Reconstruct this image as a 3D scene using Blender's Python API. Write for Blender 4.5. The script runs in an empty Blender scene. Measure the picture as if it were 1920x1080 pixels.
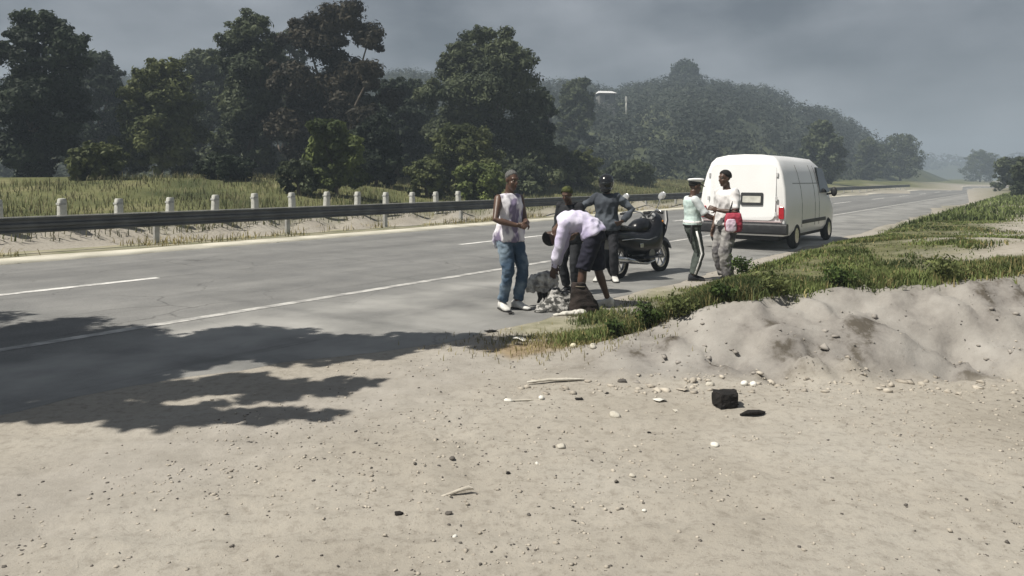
import bpy, bmesh, math, random
import numpy as np
from mathutils import Vector as V, Matrix, noise as mnoise

sc = bpy.context.scene
COL = sc.collection
R = math.radians
random.seed(7); rng = np.random.default_rng(7)

# ------------------------------------------------------------------ camera
F = 1400.0; HOR = 336.0; CAMH = 1.65          # focal length and horizon in pixels of the 1920 px photograph
cam = bpy.data.objects.new('camera', bpy.data.cameras.new('camera'))
COL.objects.link(cam); sc.camera = cam
cam.location = (0, 0, CAMH); cam.rotation_euler = (R(90), 0, 0)
cam.data.sensor_width = 36; cam.data.lens = 36 * F / 1920
cam.data.shift_y = -(540 - HOR) / 1920
cam.data.clip_start = 0.05; cam.data.clip_end = 4000

# ------------------------------------------------------------------ sky, sun, exposure
SUN_EL = 57.0
SUN_AZ = V((-0.906, -0.423, 0)).normalized()   # horizontal direction towards the sun
world = bpy.data.worlds.new('World'); sc.world = world; world.use_nodes = True
wn = world.node_tree; wn.nodes.clear()
def N(t, typ, **kw):
    n = t.nodes.new(typ)
    for k, v in kw.items(): setattr(n, k, v)
    return n
sky = N(wn, 'ShaderNodeTexSky', sky_type='NISHITA', sun_disc=False)
sky.sun_elevation = R(SUN_EL); sky.sun_rotation = math.atan2(SUN_AZ.x, SUN_AZ.y) % (2 * math.pi)
sky.dust_density = 3.0
tc = N(wn, 'ShaderNodeTexCoord'); mp = N(wn, 'ShaderNodeMapping'); mp.inputs['Scale'].default_value = (1, 1, 2.2)
mp.inputs['Location'].default_value = (0.9, 0.3, 0.4)
nz = N(wn, 'ShaderNodeTexNoise'); nz.inputs['Scale'].default_value = 3.6; nz.inputs['Detail'].default_value = 6; nz.inputs['Roughness'].default_value = 0.5
rp = N(wn, 'ShaderNodeValToRGB')
rp.color_ramp.elements[0].position = 0.40; rp.color_ramp.elements[0].color = (0.70, 0.80, 0.97, 1)
rp.color_ramp.elements[1].position = 0.68; rp.color_ramp.elements[1].color = (2.9, 3.05, 3.3, 1)
mx = N(wn, 'ShaderNodeMixRGB'); mx.inputs[0].default_value = 0.92
bg = N(wn, 'ShaderNodeBackground'); bg.inputs[1].default_value = 0.1
wo = N(wn, 'ShaderNodeOutputWorld')
L = wn.links.new
L(tc.outputs['Generated'], mp.inputs[0]); L(mp.outputs[0], nz.inputs['Vector']); L(nz.outputs['Fac'], rp.inputs[0])
L(sky.outputs[0], mx.inputs[1]); L(rp.outputs[0], mx.inputs[2]); L(mx.outputs[0], bg.inputs[0]); L(bg.outputs[0], wo.inputs[0])

sun = bpy.data.objects.new('sun', bpy.data.lights.new('sun', 'SUN')); COL.objects.link(sun)
sun.data.energy = 5.0; sun.data.angle = R(0.53); sun.data.color = (1.0, 0.95, 0.86)
sdir = V((SUN_AZ.x * math.cos(R(SUN_EL)), SUN_AZ.y * math.cos(R(SUN_EL)), math.sin(R(SUN_EL))))
sun.rotation_euler = sdir.to_track_quat('Z', 'Y').to_euler(); sun.location = sdir * 60
vs = sc.view_settings
vs.view_transform = 'Standard'; vs.look = 'None'; vs.gamma = 1; vs.use_curve_mapping = False; vs.exposure = 0.3
sc.render.engine = 'CYCLES'
cy = sc.cycles
cy.use_denoising = True
cy.max_bounces = 6; cy.volume_bounces = 0; cy.transparent_max_bounces = 8

# ------------------------------------------------------------------ helpers
TH = math.atan2(1020, 1400)                     # the road runs 36 degrees to the right of the view
CT, ST = math.cos(TH), math.sin(TH)
def road(p, s, z=0.0):                          # p: metres to the right of the road axis through the camera, s: metres along it
    return V((p * CT + s * ST, -p * ST + s * CT, z))
def perp(x, y): return x * CT - y * ST
def gp(px, py, z=0.0):                          # photograph pixel -> point on the plane of height z
    Y = F * (CAMH - z) / (py - HOR); return V((Y * (px - 960) / F, Y, z))
def at(px, py, Y): return V((Y * (px - 960) / F, Y, CAMH - (py - HOR) * Y / F))
def s_of(px, p):                                # where a pixel column crosses a line parallel to the road
    Y = p / (CT * (px - 960) / F - ST); X = Y * (px - 960) / F
    return X * ST + Y * CT

def sst(a, b, x):
    t = np.clip((np.asarray(x, float) - a) / (b - a), 0, 1); return t * t * (3 - 2 * t)
def hash2(ix, iy, seed):
    h = np.sin(ix * 127.1 + iy * 311.7 + seed * 74.7) * 43758.5453
    return h - np.floor(h)
def vn(x, y, seed=0):
    x = np.asarray(x, float); y = np.asarray(y, float)
    ix, iy = np.floor(x), np.floor(y); fx, fy = x - ix, y - iy
    fx = fx * fx * (3 - 2 * fx); fy = fy * fy * (3 - 2 * fy)
    a = hash2(ix, iy, seed); b = hash2(ix + 1, iy, seed); c = hash2(ix, iy + 1, seed); d = hash2(ix + 1, iy + 1, seed)
    return (a + (b - a) * fx) * (1 - fy) + (c + (d - c) * fx) * fy - 0.5
def fbm(x, y, seed=0, oct=4):
    v = 0; a = 1.0; f = 1.0
    for i in range(oct):
        v = v + a * vn(x * f, y * f, seed + i * 13); a *= 0.5; f *= 2.03
    return v

EDGE = -4.9                                     # near edge of the asphalt, wider lay-by to the left
def edge_at(s_): return EDGE - 1.15 * (1 - sst(2.6, 6.4, s_)) + 0.22 * fbm(np.asarray(s_, float) * 0.9, np.zeros_like(np.asarray(s_, float)) + 7.3, 52, 4)
def along(x, y): return x * ST + y * CT
_fr = np.random.default_rng(77)
_fx, _fy, _fa = _fr.uniform(-2.6, 3.4, 46), _fr.uniform(2.7, 5.9, 46), _fr.uniform(0, 3.14, 46)
def prints(x, y):
    z = np.zeros_like(np.asarray(x, float) * np.asarray(y, float))
    for a, b_, t_ in zip(_fx, _fy, _fa):
        u = (x - a) * math.cos(t_) + (y - b_) * math.sin(t_); v = -(x - a) * math.sin(t_) + (y - b_) * math.cos(t_)
        q = (u / .15) ** 2 + (v / .06) ** 2
        z = z - 0.012 * np.exp(-q * q) + 0.006 * np.exp(-(q - 1.8) ** 2 * 2)
    for off in (0.0, 1.25):                       # a pair of faint tyre ruts
        d = y - (3.55 + off + 0.10 * x + 0.04 * x * x)
        z = z - 0.011 * np.exp(-(d / .085) ** 4) * (1 + .5 * np.sin(x * 55 + np.sign(d) * .6)) + 0.008 * np.exp(-((np.abs(d) - .14) / .05) ** 2)
    return z
def height(x, y):
    x = np.asarray(x, float); y = np.asarray(y, float)
    p = perp(x, y)
    A = sst(0.1, 2.6, x) * 0.52 + sst(2.6, 7, x) * 0.34
    foot = 5.95 + 0.30 * fbm(x * 0.9, x * 0 + 3.3, 5, 3)
    crest = 7.2 + 0.35 * fbm(x * 1.3, x * 0 + 1.7, 9, 3)
    t = np.clip((y - foot) / (crest - foot), 0, 1)
    rise = 0.55 * t + 0.45 * t * t * (3 - 2 * t)
    fall = sst(0.9, 2.4, p + 5.2)
    bank = A * rise * fall * (1 - 0.45 * sst(9, 16, y))
    slope = np.where((t > 0) & (t < 1.0), 1.0, 0.0) * sst(0, 0.25, t) * np.clip(A * 2, 0, 1)
    e_ = edge_at(along(x, y)); near = sst(e_ + 0.05, e_ + 0.7, p)
    rough = near * (0.028 * fbm(x * 1.1, y * 1.1, 1, 3) + 0.018 * fbm(x * 5, y * 5, 2, 3) + prints(x, y))
    rough = rough + slope * near * (0.20 * fbm(x * 1.3 + 0.9 * y, y * 1.5, 3, 3) + 0.05 * np.abs(fbm(x * 6, y * 7, 17, 3)) - 0.09 * np.clip(1 - 5 * np.abs(fbm(x * 1.5 + .6 * y, y * 1.0 - .5 * x, 18, 4)), 0, 1) ** 1.5 + 0.05 * np.clip(8 * fbm(x * 1.9, y * 2.4 + .4 * x, 19, 3), -.5, .5)) + 0.26 * slope * near * np.minimum(0, 0.1 + fbm(x * 1.5 + y * 0.9, y * 1.3, 14, 3))
    under = -0.012 * (1 - sst(e_ - .3, e_ + .1, p)) * sst(-19.0, -18.4, p)
    far = sst(-19.0, -32.0, p) + 0.36 * sst(-18.75, -19.5, p)
    beyond = far * 1.1 + far * 0.5 * fbm(x * 0.12, y * 0.12, 6, 3)
    verge = (1 - sst(-18.6, -19.6, p)) * 0
    return bank + rough + under + beyond + verge

def mesh_np(name, verts, faces, mat=None, parent=None, smooth=False):
    me = bpy.data.meshes.new(name)
    verts = np.asarray(verts, np.float32); faces = np.asarray(faces, np.int32)
    k = faces.shape[1]
    me.vertices.add(len(verts)); me.vertices.foreach_set('co', verts.ravel())
    me.loops.add(faces.size); me.loops.foreach_set('vertex_index', faces.ravel())
    me.polygons.add(len(faces)); me.polygons.foreach_set('loop_start', np.arange(0, faces.size, k, dtype=np.int32))
    me.polygons.foreach_set('loop_total', np.full(len(faces), k, np.int32))
    if smooth: me.polygons.foreach_set('use_smooth', np.ones(len(faces), bool))
    me.update(calc_edges=True)
    if mat: me.materials.append(mat)
    o = bpy.data.objects.new(name, me); COL.objects.link(o)
    if parent: o.parent = parent
    return o
def obj(name, bm, mat=None, parent=None, smooth=True, bevel=0, auto=None):
    bmesh.ops.recalc_face_normals(bm, faces=bm.faces)
    me = bpy.data.meshes.new(name); bm.to_mesh(me); bm.free()
    if smooth:
        me.polygons.foreach_set('use_smooth', np.ones(len(me.polygons), bool))
        if auto is not None:
            try: me.set_sharp_from_angle(angle=R(auto))
            except Exception: pass
    if mat: me.materials.append(mat)
    o = bpy.data.objects.new(name, me); COL.objects.link(o)
    if parent: o.parent = parent
    if bevel:
        m = o.modifiers.new('bevel', 'BEVEL'); m.width = bevel; m.segments = 2; m.limit_method = 'ANGLE'
    return o
def tag(o, label=None, cat=None, group=None, kind=None):
    if label: o['label'] = label
    if cat: o['category'] = cat
    if group: o['group'] = group
    if kind: o['kind'] = kind
    return o
def empty(name, loc, rz=0.0, label=None, cat=None, group=None):
    o = bpy.data.objects.new(name, None); COL.objects.link(o); o.empty_display_size = 0.2
    o.location = loc; o.rotation_euler = (0, 0, rz); tag(o, label, cat, group); return o
def heading(hx, hy): return math.atan2(-hx, hy)

# ---- mesh bits
def loft(bm, rings, n=14, caps=True):
    """rings: (centre, half axis a, half axis b[, exponent])"""
    vr = []
    for rg in rings:
        c, a, b = rg[:3]; e = rg[3] if len(rg) > 3 else 1.0
        row = []
        for i in range(n):
            t = 2 * math.pi * i / n; ct, st = math.cos(t), math.sin(t)
            if e != 1.0: ct = math.copysign(abs(ct) ** e, ct); st = math.copysign(abs(st) ** e, st)
            row.append(bm.verts.new(c + a * ct + b * st))
        vr.append(row)
    for r0, r1 in zip(vr, vr[1:]):
        for i in range(n): bm.faces.new((r0[i], r0[(i + 1) % n], r1[(i + 1) % n], r1[i]))
    if caps: bm.faces.new(vr[0][::-1]); bm.faces.new(vr[-1])
def tube(bm, pts, radii, n=10, round0=False, round1=False, flat=1.0, side=None):
    pts = [V(p) for p in pts]
    if isinstance(radii, (int, float)): radii = [radii] * len(pts)
    T = []
    for i in range(len(pts)):
        d = pts[min(i + 1, len(pts) - 1)] - pts[max(i - 1, 0)]; T.append(d.normalized() if d.length > 1e-9 else V((0, 0, 1)))
    ref = side.copy() if side is not None else (V((1, 0, 0)) if abs(T[0].x) < 0.8 else V((0, 1, 0)))
    rings = []
    def rr(c, t, r):
        nonlocal ref
        a = ref - t * ref.dot(t); a.normalize(); ref = a; return (c, a * r, t.cross(a) * r * flat)
    if round0:
        for k in (0.98, 0.75, 0.4): rings.append(rr(pts[0] - T[0] * radii[0] * k, T[0], radii[0] * math.sqrt(1 - k * k)))
    for p, t, r in zip(pts, T, radii): rings.append(rr(p, t, r))
    if round1:
        for k in (0.4, 0.75, 0.98): rings.append(rr(pts[-1] + T[-1] * radii[-1] * k, T[-1], radii[-1] * math.sqrt(1 - k * k)))
    loft(bm, rings, n)
def ball(bm, c, ax, ay, az, u=14, v=9):
    c = V(c); mtx = Matrix.Identity(4)
    for i, a in enumerate((ax, ay, az)):
        a = V(a)
        for j in range(3): mtx[j][i] = a[j]
        mtx[i][3] = c[i]
    bmesh.ops.create_uvsphere(bm, u_segments=u, v_segments=v, radius=1.0, matrix=mtx)
def box(bm, c, s, rot=None):
    m = Matrix.Translation(V(c)) @ (rot.to_4x4() if rot else Matrix.Identity(4)) @ Matrix.Diagonal((s[0], s[1], s[2], 1))
    bmesh.ops.create_cube(bm, size=1.0, matrix=m)
def torus(bm, c, axis, R0, r0, n=28, m=10, squash=1.0):
    axis = V(axis).normalized(); a = axis.orthogonal().normalized(); b = axis.cross(a); vr = []
    for i in range(n):
        t = 2 * math.pi * i / n; d = a * math.cos(t) + b * math.sin(t); row = []
        for j in range(m):
            u = 2 * math.pi * j / m
            row.append(bm.verts.new(V(c) + d * (R0 + r0 * math.cos(u)) + axis * (r0 * squash * math.sin(u))))
        vr.append(row)
    for i in range(n):
        for j in range(m): bm.faces.new((vr[i][j], vr[(i + 1) % n][j], vr[(i + 1) % n][(j + 1) % m], vr[i][(j + 1) % m]))
def cyl(bm, p0, p1, r, n=20): tube(bm, [p0, p1], r, n)

# ---- materials
def mat(name, c, rough=0.8, c2=None, scale=6.0, detail=5, bump=0.0, bscale=None, metal=0.0, lo=0.35, hi=0.65, spec=0.3, coords='Object', stretch=None, sss=0, trans=0.0):
    m = bpy.data.materials.new(name); m.use_nodes = True; t = m.node_tree; b = t.nodes['Principled BSDF']; ln = t.links.new
    b.inputs['Roughness'].default_value = rough; b.inputs['Metallic'].default_value = metal
    b.inputs['Specular IOR Level'].default_value = spec
    co = N(t, 'ShaderNodeTexCoord'); src = co.outputs[coords]
    if stretch:
        mpn = N(t, 'ShaderNodeMapping'); mpn.inputs['Scale'].default_value = stretch; ln(src, mpn.inputs[0]); src = mpn.outputs[0]
    if c2 is None: c2 = tuple(v * 0.72 for v in c)
    nn = N(t, 'ShaderNodeTexNoise'); nn.inputs['Scale'].default_value = scale; nn.inputs['Detail'].default_value = detail
    rm = N(t, 'ShaderNodeValToRGB'); rm.color_ramp.elements[0].position = lo; rm.color_ramp.elements[1].position = hi
    rm.color_ramp.elements[0].color = (*c2, 1); rm.color_ramp.elements[1].color = (*c, 1)
    ln(src, nn.inputs['Vector']); ln(nn.outputs['Fac'], rm.inputs[0]); ln(rm.outputs[0], b.inputs['Base Color'])
    if bump:
        n2 = N(t, 'ShaderNodeTexNoise'); n2.inputs['Scale'].default_value = bscale or scale * 4; n2.inputs['Detail'].default_value = 6
        bp = N(t, 'ShaderNodeBump'); bp.inputs['Strength'].default_value = bump; bp.inputs['Distance'].default_value = 0.02
        ln(src, n2.inputs['Vector']); ln(n2.outputs['Fac'], bp.inputs['Height']); ln(bp.outputs[0], b.inputs['Normal'])
    return m
def leaf_mat(name, c, c2, scale=0.4):
    m = mat(name, tuple(v * 1.18 for v in c), 0.6, tuple(v * .9 for v in c2), scale=scale, detail=6, lo=0.38, hi=0.62, spec=0.12)
    t = m.node_tree; b = t.nodes['Principled BSDF']; o = t.nodes['Material Output']
    tr = N(t, 'ShaderNodeBsdfTranslucent'); ms = N(t, 'ShaderNodeMixShader'); ms.inputs[0].default_value = 0.25
    ramp = [n for n in t.nodes if n.type == 'VALTORGB'][0]
    t.links.new(ramp.outputs[0], tr.inputs[0]); t.links.new(b.outputs[0], ms.inputs[1]); t.links.new(tr.outputs[0], ms.inputs[2])
    t.links.new(ms.outputs[0], o.inputs[0]); return m

# ------------------------------------------------------------------ ground: one sheet
def axis_pts(fine0, fine1, step, far0, far1, g=1.16):
    pts = list(np.arange(fine0, fine1 + 1e-6, step))
    d = step; x = pts[-1]
    while x < far1: d *= g; x += d; pts.append(x)
    d = step; x = pts[0]; lo = []
    while x > far0: d *= g; x -= d; lo.append(x)
    return np.array(lo[::-1] + pts)
xs = axis_pts(-7.5, 9.0, 0.06, -900, 900); ys = axis_pts(2.2, 14.0, 0.055, -60, 800)
GX, GY = np.meshgrid(xs, ys); GZ = height(GX, GY)
verts = np.stack([GX.ravel(), GY.ravel(), GZ.ravel()], 1)
nx, ny = len(xs), len(ys)
ii = (np.arange(ny - 1)[:, None] * nx + np.arange(nx - 1)[None, :]).ravel()
faces = np.stack([ii, ii + 1, ii + nx + 1, ii + nx], 1)
PX, PY = GX.ravel(), GY.ravel(); PP = perp(PX, PY)
def crest_y(x): return 7.2 + 0.35 * fbm(x * 1.3, x * 0 + 1.7, 9, 3)
def grass_cover(x, y):
    p = perp(x, y); n = fbm(x * 0.9, y * 0.9, 21, 4)
    m = sst(-0.05, 0.35, y - crest_y(x) + 0.35 * n) * sst(-4.5, -3.7, p + 0.9 * n) * sst(0.25, 1.0, x + 0.5 * n)
    d = np.maximum(0, p + 3.0 + 1.2 * n)           # thins out away from the strip along the road
    m = m * np.maximum(1 - sst(0.8, 2.6, d) * sst(0.5, 1.5, y - crest_y(x)), 0.9 * sst(0.16, 0.4, fbm(x * .5, y * .5, 171, 4)))
    return m
gcov = grass_cover(PX, PY)
vcov = sst(-19.2, -20.4, PP + 0.8 * fbm(PX * 0.5, PY * 0.5, 31, 3))
dry = sst(0.0, 0.5, fbm(PX * 1.4, PY * 1.4, 41, 3) + 0.75 - np.hypot((PX - 0.55) / 0.9, (PY - 7.5) / 0.7))
damp = sst(-5.3, -4.3, PP) * sst(-3.2, -4.3, PP) 

gm = bpy.data.materials.new('dirt_ground'); gm.use_nodes = True; t = gm.node_tree; b = t.nodes['Principled BSDF']; ln = t.links.new
b.inputs['Roughness'].default_value = 0.95; b.inputs['Specular IOR Level'].default_value = 0.1
co = N(t, 'ShaderNodeTexCoord')
def noise(t, src, scale, detail=6, rough=0.55):
    n = N(t, 'ShaderNodeTexNoise'); n.inputs['Scale'].default_value = scale; n.inputs['Detail'].default_value = detail; n.inputs['Roughness'].default_value = rough
    t.links.new(src, n.inputs['Vector']); return n.outputs['Fac']
def ramp(t, src, stops):
    r = N(t, 'ShaderNodeValToRGB'); e = r.color_ramp.elements
    while len(e) < len(stops): e.new(0.5)
    for el, (p, c) in zip(e, stops): el.position = p; el.color = (*c, 1) if len(c) == 3 else c
    t.links.new(src, r.inputs[0]); return r.outputs[0]
def mixc(t, fac, a, bb, typ='MIX'):
    m = N(t, 'ShaderNodeMixRGB', blend_type=typ)
    for s, i in ((fac, 0), (a, 1), (bb, 2)):
        if isinstance(s, (int, float)): m.inputs[i].default_value = s
        elif isinstance(s, tuple): m.inputs[i].default_value = (*s, 1)
        else: t.links.new(s, m.inputs[i])
    return m.outputs[0]
def attr(t, n): a = N(t, 'ShaderNodeAttribute', attribute_name=n); return a.outputs['Fac']
O = co.outputs['Object']
base = ramp(t, noise(t, O, 0.7, 5), [(0.3, (0.305, 0.279, 0.237)), (0.5, (0.357, 0.330, 0.286)), (0.72, (0.383, 0.36, 0.318))])
fine = ramp(t, noise(t, O, 14, 8, 0.7), [(0.32, (0.62, 0.60, 0.58)), (0.5, (1, 1, 1)), (0.7, (1.10, 1.09, 1.07))])
c1 = mixc(t, 0.7, base, fine, 'MULTIPLY')
spk = ramp(t, noise(t, O, 75, 3, 0.6), [(0.30, (0.5, 0.47, 0.44)), (0.40, (1, 1, 1))])
c1 = mixc(t, 0.55, c1, spk, 'MULTIPLY')
greyd = ramp(t, noise(t, O, 3.5, 5), [(0.3, (0.27, 0.25, 0.22)), (0.7, (0.38, 0.355, 0.32))])
bankc = ramp(t, noise(t, O, 1.9, 9, 0.66), [(0.36, (0.10, 0.088, 0.072)), (0.43, (0.22, 0.205, 0.188)), (0.53, (0.285, 0.268, 0.245)), (0.72, (0.36, 0.342, 0.315))])
c1 = mixc(t, attr(t, 'bank'), c1, bankc)
c1 = mixc(t, attr(t, 'damp'), c1, greyd)
dryc = ramp(t, noise(t, O, 9, 5), [(0.3, (0.17, 0.115, 0.06)), (0.7, (0.34, 0.26, 0.15))])
c1 = mixc(t, attr(t, 'dry'), c1, dryc)
soil = ramp(t, noise(t, O, 5, 5), [(0.3, (0.07, 0.075, 0.035)), (0.7, (0.17, 0.165, 0.09))])
c1 = mixc(t, attr(t, 'thin'), c1, ramp(t, noise(t, O, 4, 6, .65), [(0.35, (0.15, 0.15, 0.075)), (0.65, (0.33, 0.31, 0.22))]))
c1 = mixc(t, attr(t, 'cover'), c1, soil)
vg = ramp(t, noise(t, O, 0.35, 6), [(0.3, (0.06, 0.07, 0.03)), (0.55, (0.13, 0.135, 0.06)), (0.75, (0.22, 0.20, 0.11))])
c1 = mixc(t, attr(t, 'verge'), c1, vg)
ln(c1, b.inputs['Base Color'])
bp = N(t, 'ShaderNodeBump'); bp.inputs['Strength'].default_value = 0.6; bp.inputs['Distance'].default_value = 0.016
ln(noise(t, O, 26, 10, 0.75), bp.inputs['Height']); ln(bp.outputs[0], b.inputs['Normal'])
ground = mesh_np('ground', verts, faces, gm, smooth=True); tag(ground, kind='structure')
def setattr_f(o, n, vals):
    a = o.data.attributes.new(n, 'FLOAT', 'POINT'); a.data.foreach_set('value', np.asarray(vals, np.float32))
setattr_f(ground, 'cover', gcov); setattr_f(ground, 'verge', vcov); setattr_f(ground, 'dry', np.clip(dry, 0, 1) * 0.8)
setattr_f(ground, 'damp', np.clip(damp + 0.0, 0, 1) * 0.8)
thin = sst(0.0, 0.6, 0.9 + 0.8 * fbm(PX * 1.1, PY * 1.1, 191, 4) - np.hypot((PX - 0.9) / 1.3, (PY - 8.3) / 1.0)) + sst(0.0, 0.6, 0.8 + 0.9 * fbm(PX * .8, PY * .8, 192, 4) - np.hypot((PX - 2.4) / 1.6, (PY - 10.6) / 1.6))
setattr_f(ground, 'thin', np.clip(thin, 0, 1) * .75)
tb = np.clip((PY - 6.0) / 0.3, 0, 1) * np.clip(PX * 0.9, 0, 1) * (PY < 8)
setattr_f(ground, 'bank', tb)

# ------------------------------------------------------------------ road
def strip(name, p0, p1, s0, s1, z, m, ds=2.0, jit0=0.0, jit1=0.0, thick=0.0):
    n = max(2, int((s1 - s0) / ds) + 1)
    ss = np.linspace(s0, s1, n); vv = []; ff = []
    for i, s in enumerate(ss):
        a = p0 + jit0 * float(fbm(s * 0.8, 0.3, 51, 4)); bq = float(edge_at(s)) + 0.05 * float(fbm(s * 6, 2.2, 53, 3)) if p1 is None else p1 + jit1 * float(fbm(s * 1.3, 7.3, 52, 4))
        ra, rb = road(a, s, z), road(bq, s, z); vv += [ra, rb]
        if thick: vv += [road(a - 0.01, s, z - thick), road(bq + 0.01, s, z - thick)]
    k = 4 if thick else 2
    for i in range(n - 1):
        q = i * k; ff.append((q, q + 1, q + k + 1, q + k))
        if thick: ff.append((q + 1, q + 3, q + k + 3, q + k + 1)); ff.append((q + 2, q, q + k, q + k + 2))
    return mesh_np(name, [tuple(v) for v in vv], ff, m)
rm_ = bpy.data.materials.new('asphalt'); rm_.use_nodes = True; t = rm_.node_tree; b = t.nodes['Principled BSDF']; ln = t.links.new
b.inputs['Roughness'].default_value = 0.75; b.inputs['Specular IOR Level'].default_value = 0.35
co = N(t, 'ShaderNodeTexCoord'); mpn = N(t, 'ShaderNodeMapping'); mpn.inputs['Rotation'].default_value = (0, 0, TH)
ln(co.outputs['Object'], mpn.inputs[0])                      # x across the road, y along it
m2 = N(t, 'ShaderNodeMapping'); m2.inputs['Scale'].default_value = (1, 0.05, 1); ln(mpn.outputs[0], m2.inputs[0])
streak = ramp(t, noise(t, m2.outputs[0], 0.9, 4), [(0.3, (0.160, 0.160, 0.158)), (0.5, (0.205, 0.205, 0.201)), (0.7, (0.25, 0.249, 0.243))])
blot = ramp(t, noise(t, co.outputs['Object'], 1.3, 6, 0.6), [(0.3, (0.78, 0.78, 0.78)), (0.65, (1.08, 1.07, 1.05))])
c1 = mixc(t, 0.8, streak, blot, 'MULTIPLY')
grain = ramp(t, noise(t, co.outputs['Object'], 55, 6, 0.8), [(0.32, (0.55, 0.55, 0.55)), (0.68, (1.25, 1.25, 1.24))])
c1 = mixc(t, 0.7, c1, grain, 'MULTIPLY')
sep = N(t, 'ShaderNodeSeparateXYZ'); ln(mpn.outputs[0], sep.inputs[0])
def maprange(src, a, bq, c=0, d=1):
    m = N(t, 'ShaderNodeMapRange'); m.inputs[1].default_value = a; m.inputs[2].default_value = bq; m.inputs[3].default_value = c; m.inputs[4].default_value = d
    m.interpolation_type = 'SMOOTHSTEP'; ln(src, m.inputs[0]); return m.outputs[0]
dust = maprange(sep.outputs[0], -8.5, -7.2)
dn = N(t, 'ShaderNodeMath', operation='MULTIPLY'); ln(dust, dn.inputs[0]); ln(ramp(t, noise(t, co.outputs['Object'], 0.8, 5), [(0.35, (0.25,) * 3), (0.6, (1, 1, 1))]), dn.inputs[1])
c1 = mixc(t, dn.outputs[0], c1, (0.385, 0.378, 0.358))
vo = N(t, 'ShaderNodeTexVoronoi', feature='DISTANCE_TO_EDGE'); vo.inputs['Scale'].default_value = 0.55
wv = N(t, 'ShaderNodeMixRGB', blend_type='ADD'); wv.inputs[0].default_value = 0.6; nzc = N(t, 'ShaderNodeTexNoise'); nzc.inputs['Scale'].default_value = 1.6; nzc.inputs['Detail'].default_value = 7
ln(co.outputs['Object'], nzc.inputs['Vector']); ln(co.outputs['Object'], wv.inputs[1]); ln(nzc.outputs['Color'], wv.inputs[2]); ln(wv.outputs[0], vo.inputs['Vector'])
crack = ramp(t, vo.outputs['Distance'], [(0.0, (0.45,) * 3), (0.012, (1, 1, 1))])
c1 = mixc(t, ramp(t, noise(t, co.outputs['Object'], 0.25, 3), [(0.45, (0, 0, 0)), (0.6, (0.8,) * 3)]), c1, mixc(t, 1.0, c1, crack, 'MULTIPLY'))
oil = ramp(t, noise(t, m2.outputs[0], 3.1, 6, 0.65), [(0.30, (0.74,) * 3), (0.42, (1, 1, 1))]); c1 = mixc(t, 0.8, c1, oil, 'MULTIPLY')
ln(c1, b.inputs['Base Color'])
bp = N(t, 'ShaderNodeBump'); bp.inputs['Strength'].default_value = 0.35; bp.inputs['Distance'].default_value = 0.008
ln(noise(t, co.outputs['Object'], 90, 4), bp.inputs['Height']); ln(bp.outputs[0], b.inputs['Normal'])
tag(strip('road', -16.3, None, -60, 800, 0.006, rm_, ds=0.2, thick=0.05), kind='structure')

def paint_mat(name, c, wear):
    m = bpy.data.materials.new(name); m.use_nodes = True; t = m.node_tree; b = t.nodes['Principled BSDF']; b.inputs['Roughness'].default_value = 0.7
    co = N(t, 'ShaderNodeTexCoord')
    f = ramp(t, noise(t, co.outputs['Object'], 3.0, 8, 0.7), [(wear - 0.1, (0, 0, 0)), (wear + 0.1, (1, 1, 1))])
    t.links.new(mixc(t, f, (0.27, 0.265, 0.255), c), b.inputs['Base Color']); return m
pm = paint_mat('road_paint', (0.72, 0.71, 0.68), 0.44); pe = paint_mat('worn_road_paint', (0.55, 0.54, 0.51), 0.50)
tag(strip('edge_line', -8.28, -8.12, -30, 400, 0.0105, pe), kind='structure')
s0 = s_of(862, -12.1)
for k in range(-2, 14):
    tag(strip('lane_dash', -12.19, -12.01, s0 + 13 * k, s0 + 13 * k + 5.2, 0.0105, pm), kind='structure')
conc = mat('gutter_concrete', (0.62, 0.59, 0.50), 0.9, (0.42, 0.40, 0.33), scale=1.2, bump=0.3, bscale=30)
tag(strip('gutter', -17.35, -16.3, -60, 500, 0.03, conc, ds=1.0, jit0=0.25, jit1=0.10, thick=0.06), kind='structure')
sand = mat('verge_sand', (0.34, 0.31, 0.23), 0.95, (0.20, 0.20, 0.12), scale=1.6, bump=0.4, bscale=20)
tag(strip('verge', -19.0, -17.35, -60, 500, 0.022, sand, ds=1.0, jit0=0.5, jit1=0.25, thick=0.06), kind='structure')

# ------------------------------------------------------------------ hills
RIDGE = [(-700, 170), (-300, 150), (0, 160), (300, 150), (592, 150), (735, 141), (800, 140), (1000, 160), (1050, 156), (1110, 160), (1140, 173), (1200, 166), (1250, 152), (1290, 148), (1345, 158), (1380, 164), (1446, 178), (1520, 205), (1620, 240), (1750, 262), (1900, 280), (2400, 300)]
rx_, ry_ = np.array([r[0] for r in RIDGE], float), np.array([r[1] for r in RIDGE], float)
def hill_z(x, y):
    px = 960 + F * x / np.maximum(y, 1)
    top = (HOR - np.interp(px, rx_, ry_) - 16) / F * 215 + CAMH
    v = np.clip((y - 62) / (215 - 62), 0, 1.25)
    prof = np.where(v <= 1, 0.35 * v + 0.65 * v * v * (3 - 2 * v), 1 - 1.2 * (v - 1))
    p = perp(x, y)
    return -1.0 + (top + 1.0) * prof * sst(-22, -48, p) + 1.2 * fbm(x * 0.03, y * 0.03, 61, 3) * np.clip(v, 0, 1)
hx = np.linspace(-240, 190, 130); hy = np.linspace(56, 262, 70)
HX, HY = np.meshgrid(hx, hy); HZ = hill_z(HX, HY)
hv = np.stack([HX.ravel(), HY.ravel(), HZ.ravel()], 1); n0, n1 = len(hx), len(hy)
ii = (np.arange(n1 - 1)[:, None] * n0 + np.arange(n0 - 1)[None, :]).ravel()
hillm = mat('hill_scrub', (0.085, 0.095, 0.045), 0.95, (0.04, 0.05, 0.028), scale=0.06, detail=8, bump=0.0)
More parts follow.
